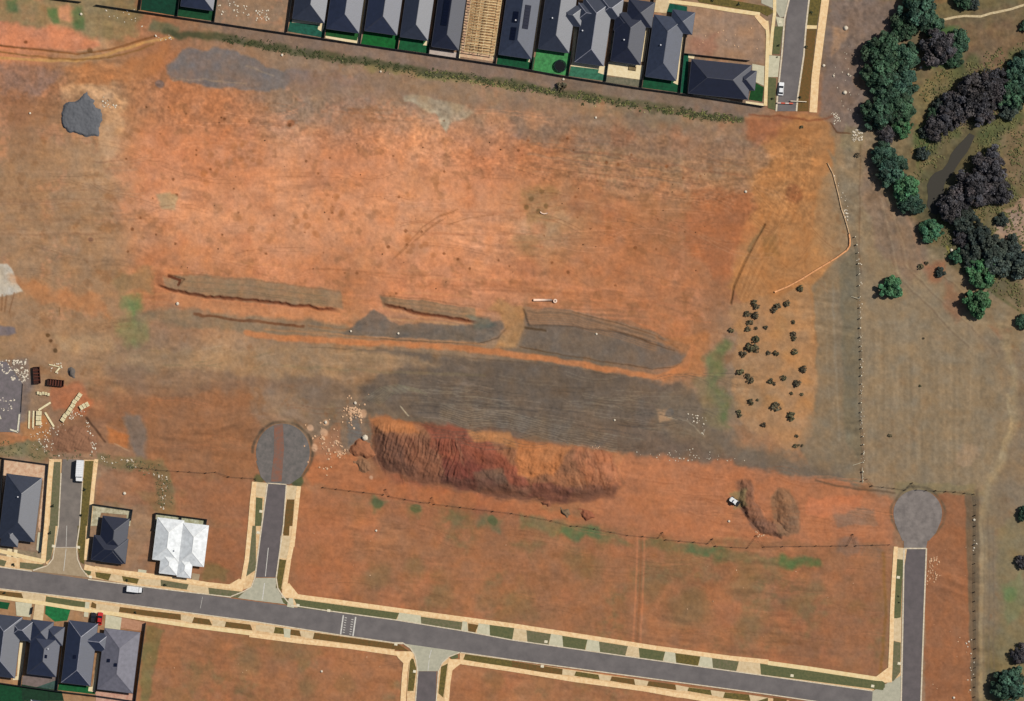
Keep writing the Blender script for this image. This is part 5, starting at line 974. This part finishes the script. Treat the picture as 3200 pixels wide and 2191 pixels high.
# weeds along the drain behind the houses and creek scrub: uncountable ground cover
def tufts(name, label, spots, m_, sz, seed, cat='weeds'):
    rs = np.random.RandomState(seed); b = MB()
    for u, v, s in spots:
        X, Y, _ = W(u, v)
        for k in range(7):
            a = rs.uniform(0, 6.28); r_ = rs.uniform(0, s / S); x, y = X + r_ * math.cos(a), Y + r_ * math.sin(a); h = rs.uniform(.2, .75) * sz; q = rs.uniform(.25, .5) * sz; t = rs.uniform(0, 6.28); cx, cy = math.cos(t) * q, math.sin(t) * q; n = len(b.v)
            b.v += [(x - cx, y - cy, h * .6), (x + cy, y - cx, h), (x + cx, y + cy, h * .8), (x - cy, y + cx, h * .5), (x, y, -.15)]; b.f += [(n, n+1, n+2, n+3), (n, n+1, n+4), (n+2, n+3, n+4)]
    o = b.build(name, m_); tag(o, label, cat, kind='stuff')
DR = T(0,0,'1500,300 1900,335 2323,400') + T(1,0,'300,460 700,520 1100,590 1500,660 2000,725 2323,780') + T(2,0,'250,810 450,850 900,925 1300,985 1700,1045 2080,1085')
def along(pts, n, wd, rg, f0=0.0):
    L = [0]; 
    for a, b in zip(pts[:-1], pts[1:]): L.append(L[-1] + math.dist(a, b))
    o = []
    for i in range(n):
        t = rg.uniform(f0, 1) * L[-1]; k = max(j for j in range(len(L)) if L[j] <= t); k = min(k, len(pts) - 2); f_ = (t - L[k]) / (L[k+1] - L[k]); o.append((pts[k][0] + (pts[k+1][0]-pts[k][0])*f_ + rg.gauss(0, wd*.5), pts[k][1] + (pts[k+1][1]-pts[k][1])*f_ + rg.gauss(0, wd), rg.uniform(3, 9)))
    return o
rg = random.Random(9)
tufts('weeds', 'dark green weeds growing along the drain behind the northern houses', along(DR, 420, 7, rg, .1), leaf_mat_c := mat('dark_weeds', (92,94,58), (58,66,40), 1.2), .5, 1)
tufts('weeds', 'yellow green weeds along the eastern half of the drain', along(DR, 110, 6, rg, .45), mat('bright_weeds', (142,138,84), (100,106,58), 1.2), .5, 2)
def scat(poly, n, rg, s=(5, 14)):
    o = []; x0 = min(p[0] for p in poly); x1 = max(p[0] for p in poly); y0 = min(p[1] for p in poly); y1 = max(p[1] for p in poly)
    while len(o) < n:
        a, b = rg.uniform(x0, x1), rg.uniform(y0, y1)
        if sdist(np.array([a], np.float32), np.array([b], np.float32), poly)[0] > 0: o.append((a, b, rg.uniform(*s)))
    return o
tufts('scrub', 'low dull green scrub on the creek flats and banks', [q for q in scat(Q('2100,170 2190,150 2324,90 2324,700 2240,650 2150,590 2090,480 2080,330'), 700, rg, (8, 26)) if sdist(np.array([q[0]], np.float32), np.array([q[1]], np.float32), CREEK)[0] < -24], mat('creek_scrub', (124,116,76), (88,92,56), .5), .75, 3, 'scrub')
tufts('weeds', 'patchy green weeds over the ground near the truck court', scat(T(0,2,'-60,800 440,870 900,930 1500,1040 1580,1420 1420,1400 1400,1150 850,1010 -60,960'), 90, rg, (3, 12)), mat('court_weeds', (116,114,76), (96,98,68), 1), .4, 4)

# ------------------------------------------------------------------ rubble and rocks
def rubble(name, label, spots, m_, seed, lo, hi, cat='rubble'):
    rs = np.random.RandomState(seed); b = MB()
    for u, v in spots:
        X, Y, _ = W(u, v); s = rs.uniform(lo, hi); n = len(b.v); ang = rs.uniform(0, 6.28); sx, sy, sz = s * rs.uniform(.6, 1.3), s * rs.uniform(.6, 1.1), s * rs.uniform(.3, .7)
        for z_, k in ((-.1, 1.0), (sz * .6, .95), (sz, .5)):
            for j in range(5):
                t = j * 1.2566 + ang; jj_ = rs.uniform(.8, 1.15) * k; x = sx * math.cos(t) * jj_; y = sy * math.sin(t) * jj_; b.v.append((X + x * math.cos(ang) - y * math.sin(ang), Y + x * math.sin(ang) + y * math.cos(ang), z_))
        for q in (0, 5):
            for j in range(5): b.f.append((n+q+j, n+q+(j+1)%5, n+q+5+(j+1)%5, n+q+5+j))
        b.f.append(tuple(n + 10 + j for j in range(5)))
    o = b.build(name, m_); return tag(o, label, cat, kind='stuff')
ROCK = mat('pale_stone', (236,224,204), (200,184,160), 2); ROCK2 = mat('warm_stone', (226,188,150), (196,150,116), 2)
G_ = lambda cx, cy, sx, sy, n: [(rg.gauss(cx, sx), rg.gauss(cy, sy)) for _ in range(n)]
rubble('rubble', 'white rubble scattered north of the building slab at the west edge', scat(T(0,2,'-20,90 240,90 250,280 150,260 0,180'), 60, rg), ROCK, 1, .15, .42) if False else None
P2 = lambda l: [(a, b) for a, b, _ in l]
rubble('rubble', 'white rubble scattered over the northern half of the site slab', P2(scat(T(0,2,'-20,80 250,80 260,300 130,280 0,190'), 120, rg)), ROCK, 1, .18, .45)
rubble('rubble', 'ring of white rubble on the middle of the site slab', P2(scat(T(0,2,'0,430 110,400 160,450 110,540 0,550'), 40, rg)), ROCK, 2, .18, .4)
rubble('rubble', 'broken pale rubble around the brown mound at the truck court end', P2(scat(T(0,2,'420,700 560,640 640,700 600,740 480,860 540,960 420,980 380,850'), 46, rg)) + P2(scat(T(0,2,'760,600 800,660 900,920 780,960 840,900'), 40, rg)) + P2(scat(T(0,2,'430,110 560,110 560,200 470,210'), 14, rg)) + P2(scat(T(0,2,'640,520 760,500 770,600 620,640'), 30, rg)) + P2(scat(T(0,2,'260,700 420,640 440,860 300,940'), 30, rg)), ROCK, 3, .12, .4)
rubble('rubble', 'line of pale rubble on the weedy ground between the court houses', P2(scat(T(0,2,'900,960 1200,980 1250,1080 1540,1140 1520,1280 1480,1450 1440,1440 1460,1200 1380,1120 950,1020'), 60, rg)), ROCK, 4, .1, .34)
rubble('rubble', 'pale rubble and broken concrete between the turning circle and ribbed heap', G_(1104, 1290, 16, 24, 60) + G_(1010, 1390, 26, 40, 50) + P2(scat(T(1,2,'700,820 760,830 830,900 820,980 740,960 700,900'), 26, rg)) + P2(scat(T(1,2,'820,500 960,540 950,620 860,590'), 26, rg)), ROCK2, 5, .2, .55)
rubble('rubble', 'pale stones lying along the south edge of the dark graded field', P2(scat(T(2,2,'1100,860 1300,940 1600,880 2000,960 2200,1010 1700,1000 1480,1010 1100,960'), 46, rg)), ROCK, 6, .1, .3)
rubble('rubble', 'pale stones and broken pipe bits on the east end of the dark field', P2(scat(T(2,2,'1550,560 1760,600 1760,760 1680,760 1600,640'), 26, rg)), ROCK, 7, .12, .34)
rubble('rubble', 'white rubble pile beside the fence corner near the site entry', P2(scat(T(3,0,'770,1180 830,1170 880,1250 800,1310 760,1260'), 70, rg)) + P2(scat(T(3,0,'570,1020 650,1030 660,1100 600,1130'), 26, rg)), ROCK, 8, .12, .36)
rubble('rubble', 'small pale stones spread over the brown field north east of the street', P2(scat(T(3,0,'560,450 740,400 900,1080 700,1000 520,700'), 24, rg)), ROCK, 9, .12, .3)
rubble('rubble', 'scattered pale timber offcuts and rubble beside the eastern street', P2(scat(T(3,3,'1440,300 1540,270 1560,340 1480,380 1570,450 1480,540 1430,540 1440,420'), 60, rg)), ROCK2, 10, .15, .4)
rubble('rubble', 'small rubble strewn on the empty sandy lot between northern houses', P2(scat(T(0,0,'1970,0 2250,0 2270,170 1990,160'), 30, rg)) + P2(scat(T(1,0,'0,80 110,90 130,190 0,200'), 26, rg)), ROCK, 11, .15, .4)
rubble('rubble', 'pale stones dotted along the drain and track in the north west', P2(scat(T(0,0,'880,40 1280,90 1300,260 900,160'), 14, rg)) + P2(scat(T(0,0,'1400,320 1560,320 1560,360 1420,370'), 10, rg)) + P2(scat(T(0,0,'890,870 960,880 1070,960 1040,1000 900,960'), 16, rg)), ROCK, 12, .15, .4)
rubble('rubble', 'pale stones on the bare brown lot above the corner house', P2(scat(T(2,0,'1660,300 2290,230 2260,480 1700,420'), 16, rg)), ROCK2, 13, .12, .34)
rubble('rubble', 'crumbled pale clods on the east tip of the ribbed heap', [(a, b) for a, b in P2(scat(Q('1320,1005 1360,1010 1380,1060 1340,1040'), 22, rg))], ROCK2, 14, .15, .3)
rubble('rubble', 'tiny pale stones spread across the vacant southern lots', P2(scat(Q('700,1120 2000,1260 1990,1520 700,1370'), 20, rg)) + P2(scat(Q('340,1440 880,1490 880,1580 340,1580'), 12, rg)) + P2(scat(Q('2110,1250 2200,1150 2200,1580 2110,1580'), 14, rg)), ROCK2, 15, .1, .26)
rubble('rubble', 'tiny stones spread over the big orange pad', P2(scat(Q('260,240 1640,300 1600,700 400,620'), 46, rg)), mat('dark_clod', (120,78,50), (90,60,40), 2), 16, .14, .34)
rubble('rubble', 'white rocks heaped south of the hook shaped spoil heap', P2(scat(T(2,3,'2200,30 2290,60 2320,110 2230,100'), 16, rg)), ROCK2, 17, .15, .35)
rubble('rubble', 'pale stones lying between the fence lines east of the eastern street', P2(scat(T(3,3,'1790,820 1830,840 1890,1400 1800,1560'), 14, rg)) + P2(scat(T(3,3,'1870,130 1900,150 1890,240 1860,230'), 8, rg)), ROCK, 18, .15, .4)
rubble('rubble', 'white rubble lying on the thin pale silt roll near its bend', P2(scat(T(3,1,'680,310 735,310 720,420 685,400'), 18, rg)) + P2(scat(T(3,1,'580,0 640,0 740,300 700,300'), 14, rg)), ROCK, 19, .15, .45)
rubble('rubble', 'pale flecks of litter strung along the pale posted fence', P2(scat(T(3,1,'800,750 850,750 860,1550 830,1550'), 26, rg)) + P2(scat(T(3,2,'835,20 865,20 880,1190 840,1190'), 40, rg)), ROCK, 20, .1, .3)
rubble('rubble', 'pale stones along the southern edge of the drain', [(a, b + 8) for a, b, _ in along(DR, 60, 6, rg, .3)], mat('drab_stone', (190,180,130), (160,150,100), 2), 21, .12, .3)
def boulder(c, r, x, y, s, lb, m_=ROCK):
    s *= .78
    X, Y, _ = W(*A(c, r, x, y)); b = MB(); rs = random.Random(int(x + y)); pr = [(.001, .62), (.5, .55), (.9, .3), (1.0, .05), (.9, -.3)]
    b.lathe([(q * s * .55, z * s) for q, z in pr], 0, 0, 9); b.v = [(v[0] * rs.uniform(.88, 1.1), v[1] * rs.uniform(.88, 1.1), v[2]) for v in b.v]; o = b.build('boulder', m_, None, False); o.location = (X, Y, 0); tag(o, lb, 'boulder', 'single pale boulders')
for a in ((3,0,705,255,2.0,'large white boulder in the brown field near the top, east of the street'), (3,0,697,840,1.8,'white boulder in the brown field level with the street barrier'), (3,0,505,595,1.3,'oblong pale boulder touching the wide eastern footpath'), (3,0,595,687,1.0,'small white boulder, western of a small pair in the brown field'), (3,0,728,675,1.0,'small white boulder, eastern of a small pair in the brown field'),
          (3,0,1385,612,1.1,'white boulder between the dense belt and the purple grey tree'), (3,1,1665,680,1.4,'bright white boulder beside the small bright creek tree'), (3,1,1740,690,1.1,'dimmer white boulder just east of the bright creek one'), (2,1,2120,148,1.2,'lone white boulder on the brown eastern part of the pad'), (0,2,1130,1295,1.4,'pale boulder above the compact black roofed house'), (2,1,765,1440,1.0,'pale boulder on the third graded bar'),
          (1,2,632,650,1.5,'pale pink boulder west of the ribbed heap, the northern of two'), (1,2,988,790,2.6,'large white slab of rock on the mound at the west end of the ribbed heap'), (1,2,900,475,1.3,'white boulder at the north tip of the rubble by the ribbed heap'), (2,2,930,630,1.0,'white boulder in the middle of the dark graded field'), (2,2,1968,1548,1.1,'white boulder below the white machine'), (3,2,1870,1535,1.2,'white boulder beside the dark fence corner of the east court'),
          (0,0,735,128,1.2,'white boulder in the green weeds of the north west corner'), (0,0,272,1028,1.0,'pale boulder west of the slate grey gravel heap'), (2,0,465,720,1.1,'white boulder just behind the trampoline yard'), (2,0,760,1068,1.0,'white boulder on the grey ground south of the eastern drain'), (1,3,1090,45,1.0,'pale boulder in the vacant southern lot'), (1,3,595,1322,1.1,'pale boulder in the lot south of the avenue'), (3,3,1685,1560,1.1,'pale boulder at the bottom edge east of the eastern street'),
          (1,0,235,500,1.1,'pale boulder under the drain weeds behind the sandy lot'), (1,0,1130,650,1.0,'pale boulder just south of the drain, midway along the row'), (0,1,1610,1165,1.4,'pale clod of rock below the first graded bar'), (1,1,860,1415,1.0,'pale boulder at the west of the grey strip below the bars'), (1,1,1290,1435,1.1,'pale boulder at the middle of the grey strip below the bars')):
    boulder(*a)

# ------------------------------------------------------------------ construction yard, machines, vehicles
def plain(name, label, cat, parts, at, rz, group=None):
    t = thing(name, label, cat, W(*at), rz, group)
    for pn, mb, m_ in parts: mb.build(pn, m_, t)
    return t
# concrete slab site in the west
X, Y, _ = W(0, 0); b = MB(); b.prism([W(*p)[:2] for p in T(0,2,'-90,100 60,100 200,290 195,560 175,740 -90,735')], -.2, .12); o = b.build('building_slab', mat('slab_grey', (122,112,114), (104,98,98), .5)); tag(o, 'grey concrete building slab at the west edge with white edging', 'concrete slab')
for s, w_ in (('178,575 160,735', 5), ('90,715 165,738', 5), ('-20,560 10,620', 4)):
    b = MB(); b.prism([W(*p)[:2] for p in ribbon(T(0,2,s), w_)], .1, .35); b.build('edge_form', mat('white_form', (232,226,206), (190,180,150), 2), o)
b = MB(); b.prism([W(*p)[:2] for p in ribbon(T(0,2,'205,300 188,560'), 2)], .1, .3); b.build('edge_board', DARKM, o)
RUST = mat('rusty_steel', (88,52,42), (66,38,32), 1.5, .8)
def skip(label, at, L, Wd_, rz, rows_):
    b = MB(); h = 1.5; b.box(-Wd_/2, -L/2, 0, Wd_/2, L/2, .12)
    for x in (-Wd_/2, Wd_/2 - .1): b.box(x, -L/2, .12, x + .1, L/2, h)
    for y in (-L/2, L/2 - .1): b.box(-Wd_/2 + .1, y, .12, Wd_/2 - .1, y + .1, h)
    r = MB()
    for k in range(rows_): y = -L/2 + (k + 1) * L / (rows_ + 1); r.box(-Wd_/2 - .06, y - .06, .1, -Wd_/2, y + .06, h); r.box(Wd_/2, y - .06, .1, Wd_/2 + .06, y + .06, h); r.box(-Wd_/2 + .1, y - .09, h - .4, Wd_/2 - .1, y + .09, h - .2)
    f_ = MB(); f_.box(-Wd_/2 + .12, -L/2 + .12, .13, Wd_/2 - .12, L/2 - .12, .7)
    plain('skip_bin', label, 'skip bin', [('bin_body', b, RUST), ('cross_rib', r, mat('rust_rib', (120,66,50))), ('load', f_, mat('rubble_load', (74,44,36), (50,30,26), 3))], at, rz, 'rusty open bins')
skip('upright rusty brown open bin east of the building slab', A(0,2,336,222), 5.8, 2.3, R(4), 4); skip('rusty ribbed open bin lying crosswise below the grey gravel dome', A(0,2,508,290), 5.6, 2.2, R(84), 5)
PLK = mat('pale_timber', (244,230,190), (214,196,150), 2, .8)
def stack(label, pts, wpx, h, rows_=6):
    q = [W(*p) for p in pts]; a, b_ = q[0], q[-1]; L = math.dist(a, b_); t = thing('timber_stack', label, 'timber stack', ((a[0]+b_[0])/2, (a[1]+b_[1])/2, 0), math.atan2(b_[1]-a[1], b_[0]-a[0]), 'timber stacks in the yard'); wd = wpx / S; rr = random.Random(len(label))
    for k in range(rows_):
        b = MB(); x0 = -L/2 + k * L / rows_; off = rr.uniform(-.25, .25)
        for j in range(4): b.box(x0 + .05, -wd/2 + off + j * wd/4, .0, x0 + L/rows_ - .12, -wd/2 + off + (j + .88) * wd/4, h * rr.uniform(.8, 1.05))
        b.build('bundle', PLK, t)
stack('long row of pale timber bundles slanting up to the north east', T(0,2,'560,640 640,540 735,385'), 13, .9, 8); stack('short wide stack of pale timber beside the long slanting row', T(0,2,'725,520 805,475'), 15, .9, 3); stack('row of small white bundles below the upright rusty bin', T(0,2,'335,388 455,392'), 9, .7, 5)
stack('white stacked sheets standing between loose planks by the slab', T(0,2,'350,545 345,680'), 17, .8, 3)
def plank(label, s, wpx=4, h=.2):
    q = [W(*p) for p in T(0,2,s)]; b = MB(); c = ((q[0][0]+q[1][0])/2, (q[0][1]+q[1][1])/2); b.beam((q[0][0]-c[0], q[0][1]-c[1], h), (q[1][0]-c[0], q[1][1]-c[1], h), wpx / S, .22); o = b.build('timber_beam', PLK); o.location = (c[0], c[1], 0); tag(o, label, 'timber beam', 'loose beams in the yard')
plank('pale beam lying north to south, closest to the slab edge', '268,545 262,705', 5); plank('pale beam lying north to south, second from the slab edge', '305,545 300,700', 5); plank('pale beam slanting up to the right from the white sheets', '350,540 460,470', 6); plank('tan beam slanting down to the right below the white sheets', '410,560 490,690', 6)
plank('short white beam north of the crosswise rusty bin', '445,125 555,150', 3); plank('white beam leaning down to the left beside the grey gravel dome', '555,140 505,200', 5)
# white pipe on the pad
q = [W(*p) for p in T(2,1,'195,1132 365,1132')]; b = MB(); L = q[1][0] - q[0][0]; b.tube([(0, 0, .35), (L, 0, .35)], .42, 14); t = thing('pipe', 'long white pipe lying above the third graded bar', 'pipe', (q[0][0], q[0][1], 0)); b.build('pipe_barrel', mat('white_pvc', (248,214,190), (236,196,170), 1, .5), t, True)
q = W(*A(2,1,392,1140)); b = MB(); b.lathe([(.25, .1), (.7, .1), (.75, .4), (.7, .7), (.25, .7)], 0, 0, 14); o = b.build('pipe_fitting', mat('white_pvc', (248,214,190), (236,196,170), 1, .5)); o.location = (q[0], q[1], 0); tag(o, 'short white pipe collar at the east end of the long pipe', 'pipe fitting')
q = W(*A(2,1,290,345)); b = MB(); b.tube([(-1.3, .5, .2), (-.7, .0, .25), (0, -.2, .25), (.7, -.1, .25), (1.3, .1, .2)], .22, 8); o = b.build('bent_pipe', mat('white_pvc', (248,214,190), (236,196,170), 1, .5), None, True); o.location = (q[0], q[1], 0); tag(o, 'short curved white pipe on the weedy patch of the pad', 'pipe')
# white machine by the hook heap: compact loader with dark bucket
X, Y, _ = W(*A(2,2,2010,1362)); t = thing('loader', 'white compact loader with black cab beside the hook shaped heap', 'loader', (X, Y, 0), R(-35)); b = MB(); b.box(-1.3, -.8, .5, .9, .8, 1.5); b.box(-1.5, -.6, .6, -1.3, .6, 1.3); b.build('body', WHITEM, t)
b = MB(); b.box(.0, -.6, 1.5, 1.0, .6, 2.3); b.build('cab', DARKM, t); b = MB(); b.box(-.05, -.65, 2.3, 1.05, .65, 2.4); b.build('cab_roof', WHITEM, t)
for x in (-.8, .7):
    for y in (-.95, .95): b = MB(); b.tube([(x, y - .15, .42), (x, y + .15, .42)], .42, 12); b.build('wheel', DARKM, t)
b = MB(); b.box(1.5, -1.0, .1, 2.3, 1.0, .2); b.box(1.5, -1.0, .2, 1.6, 1.0, .8); b.build('bucket', DARKM, t)
for y in (-.72, .72): b = MB(); b.beam((-.3, y, 1.5), (1.55, y, .4), .15); b.build('loader_arm', WHITEM, t)
TYRE = mat('tyre', (40,40,42), None, 2, .9); WIN = mat('car_glass', (24,28,34), (18,22,28), 1, .1, .6)
def wheels(t, xs, y, r_=.35):
    for x in xs:
        for s in (-1, 1):
            b = MB(); b.tube([(x, s*y - .12, r_), (x, s*y + .12, r_)], r_, 14); wv_ = b.build('wheel', TYRE, t)
            h = MB(); h.tube([(x, s*(y + .02) , r_), (x, s*(y + .14), r_)], r_ * .55, 10); h.build('rim', GLASSY, wv_)
def car(label, at, rz, m_, cat='car', L=4.4, Wd_=1.8):
    t = thing('parked_car', label, cat, W(*at), rz); b = MB(); w2 = Wd_/2; pr = [(-L/2, .35, .75), (-L/2+.15, .3, .95), (-L*.28, .3, 1.0), (L*.18, .3, .98), (L/2-.15, .3, .78), (L/2, .35, .6)]
    for i, (x, z0, z1) in enumerate(pr):
        tp = .88 if i in (0, 5) else 1
        for y, z in ((-w2*tp, z0), (w2*tp, z0), (w2*tp, z1-.12), (w2*tp*.9, z1), (-w2*tp*.9, z1), (-w2*tp, z1-.12)): b.v.append((x, y, z))
    for i in range(5):
        for j in range(6): b.f.append((i*6+j, i*6+(j+1)%6, (i+1)*6+(j+1)%6, (i+1)*6+j))
    b.f += [tuple(range(5, -1, -1)), tuple(range(30, 36))]; b.build('body', m_, t)
    c = MB(); x0, x1, x2, x3 = -L*.40, -L*.27, L*.06, L*.22; n = 0
    c.v = [(x0,-w2*.86,.98),(x0,w2*.86,.98),(x3,w2*.86,.97),(x3,-w2*.86,.97),(x1,-w2*.72,1.44),(x1,w2*.72,1.44),(x2,w2*.72,1.44),(x2,-w2*.72,1.44)]; c.f = [(4,7,6,5),(0,3,7,4),(1,5,6,2),(0,4,5,1),(3,2,6,7)]; c.build('windows', WIN, t)
    r = MB(); r.box(x1+.02, -w2*.70, 1.445, x2-.02, w2*.70, 1.48); r.build('roof', m_, t); wheels(t, (-L*.3, L*.31), w2 - .1, .32)
    for s in (-1, 1): h = MB(); h.box(L/2 - .12, s*w2*.62 - .18, .58, L/2 + .01, s*w2*.62 + .18, .70); h.build('headlight', GLASSY, t)
    return t
REDP = mat('red_paint', (206,36,32), (180,26,24), 1, .35, .6); WPT = mat('white_paint_car', (240,240,240), (228,228,228), 1, .35, .6)
car('red car parked nose out beside the navy roofed house', A(0,3,908,842), R(82), REDP); car('dark car with white bonnet parked beside the red car', A(0,3,846,842), R(82), DARKM, L=4.2); car('white car parked at the kerb near the barrier on the north street', A(3,0,118,808), R(85), WPT, L=4.6)
def truck(label, at, rz, L, Wd_, H, cab, name='truck'):
    t = thing(name, label, 'truck', W(*at), rz); b = MB(); b.box(-L/2, -Wd_/2, .75, L/2 - cab - .15, Wd_/2, H); b.build('cargo_box', WPT, t); r = MB()
    for k in range(9): x = -L/2 + .25 + k * (L - cab - .65) / 8; r.box(x - .03, -Wd_/2 + .06, H, x + .03, Wd_/2 - .06, H + .03)
    r.build('roof_rib', mat('truck_rib', (196,200,206)), t)
    c = MB(); x0, x1 = L/2 - cab, L/2; w2 = Wd_/2 * .93; c.v = [(x0,-w2,.5),(x1,-w2,.5),(x1,w2,.5),(x0,w2,.5),(x0,-w2,2.0),(x1-.35,-w2*.9,2.0),(x1-.35,w2*.9,2.0),(x0,w2,2.0),(x1,-w2,1.2),(x1,w2,1.2)]
    c.f = [(0,3,2,1),(4,5,6,7),(0,1,8,5,4),(3,7,6,9,2),(1,2,9,8),(0,4,7,3)]; c.build('cab', WPT, t); g = MB(); g.v = [(x1+.01,-w2*.92,1.22),(x1+.01,w2*.92,1.22),(x1-.33,w2*.84,1.98),(x1-.33,-w2*.84,1.98)]; g.f = [(0,1,2,3)]; g.build('windscreen', WIN, t)
    ch = MB(); ch.box(-L/2 + .1, -.4, .45, L/2 - .2, .4, .74); ch.build('chassis', DARKM, t); wheels(t, (-L*.3, L*.36), Wd_/2 - .12, .42); return t
truck('long white box truck parked at the closed end of the western court', A(0,2,728,1092), R(-94), 7.6, 2.5, 2.9, 1.7)
truck('small white box truck driving along the avenue', A(0,3,1228,576), R(-6.5), 5.6, 2.0, 2.3, 1.3)
# barrier at the street end
X, Y, _ = W(*A(3,0,140,938)); t = thing('road_barrier', 'orange and white water filled barrier across the end of the north street', 'barrier', (X, Y, 0), -R(2))
for k in range(4):
    b = MB(); x = -2.1 + k * 1.4 - .1; n = len(b.v); b.v = [(x,-.3,0),(x+1.3,-.3,0),(x+1.3,.3,0),(x,.3,0),(x,-.14,.95),(x+1.3,-.14,.95),(x+1.3,.14,.95),(x,.14,.95)]; b.f = [(4,5,6,7),(0,1,5,4),(1,2,6,5),(2,3,7,6),(3,0,4,7)]; b.build('barrier_block', mat('barrier_orange', (236,110,86)) if k % 2 else mat('barrier_white', (240,214,200)), t)
for c, r, x0, y0, x1, y1, lb in ((3,0,205,918,345,925,'pale boom fence from the barrier across the east verge'),):
    q = [W(*A(c, r, x0, y0)), W(*A(c, r, x1, y1))]; t = thing('boom_fence', lb, 'fence', (q[0][0], q[0][1], 0)); b = MB(); d = (q[1][0]-q[0][0], q[1][1]-q[0][1]); b.beam((0,0,.95), (d[0],d[1],.95), .22, .12); b.build('rail', mat('boom_rail', (240,226,200)), t)
    for f_ in (0, .5, 1): b = MB(); b.box(d[0]*f_-.12, d[1]*f_-.12, -.1, d[0]*f_+.12, d[1]*f_+.12, .95); b.build('post', mat('boom_rail', (240,226,200)), t)
# trampoline, outdoor mat, dark skip in yard
X, Y, _ = W(*A(2,0,437,600)); t = thing('trampoline', 'round black trampoline on the pale green yard', 'trampoline', (X, Y, 0)); b = MB(); b.lathe([(.001, .86), (1.75, .86)], 0, 0, 28); b.build('mat', mat('black_mat', (18,22,26), (14,16,20)), t)
b = MB(); b.tube([(2.0*math.cos(k*math.pi/14), 2.0*math.sin(k*math.pi/14), .9) for k in range(29)], .2, 8, False); b.build('padding', mat('teal_pad', (24,44,44)), t, True)
for k in range(6): b = MB(); a = k * math.pi / 3; b.tube([(2.0*math.cos(a), 2.0*math.sin(a), -.05), (2.0*math.cos(a), 2.0*math.sin(a), .85)], .05, 6); b.build('leg', DARKM, t)
X, Y, _ = W(*A(2,0,1090,622)); b = MB(); b.box(-1.4, -.8, .07, 1.4, .8, .12); b.box(-1.2, -.6, .12, 1.2, .6, .4); o = b.build('sandpit', mat('brown_cover', (140,122,88), (118,100,70))); o.location = (X, Y, 0); o.rotation_euler = (0, 0, -R(8)); tag(o, 'low brown covered box on the cream paved yard', 'garden box')
# service pits and small posts along kerbs
PIT = mat('pit_lid', (236,226,200), (214,200,170), 2)
for c, r, x, y, lb in ((1,3,660,770,'pale pit lid in the north verge west of the raised crossing'), (1,3,380,722,'pale pit lid in the north verge beside the middle junction'), (1,3,1270,1075,'pale pit lid at the west corner of the southern side street'), (2,3,308,1052,'pale pit lid in a grassy verge on the north side of the avenue'), (2,3,275,1275,'pale pit lid in the long brown south verge of the avenue'), (3,3,218,1360,'pale pit lid in the green verge nearest the last avenue house lot'), (3,3,950,1455,'pale pit lid at the corner of the avenue and the eastern street'), (3,3,1190,1250,'pale pit lid low in the west verge of the eastern street'), (3,3,1182,468,'pale pit lid high in the west verge of the eastern street'), (1,2,45,1458,'pale pit lid on the west kerb of the middle court'), (1,3,20,62,'pale pit lid lower down the west kerb of the middle court'), (3,0,110,200,'white pit lid on the west kerb of the north street'), (1,3,1440,1322,'pale pit lid on the west kerb of the southern side street'), (0,3,820,465,'pale pit lid at the east corner of the truck court junction'), (0,3,485,185,'pale pit lid at the west end of the court stop line'), (0,3,712,195,'pale pit lid at the east end of the court stop line')):
    X, Y, _ = W(*A(c, r, x, y)); b = MB(); b.box(-.55, -.45, .0, .55, .45, .16); b.box(-.45, -.35, .16, .45, .35, .18); o = b.build('pit_lid', PIT); o.location = (X, Y, 0); o.rotation_euler = (0, 0, -R(8)); tag(o, lb, 'pit lid', 'pit lids beside the kerbs')
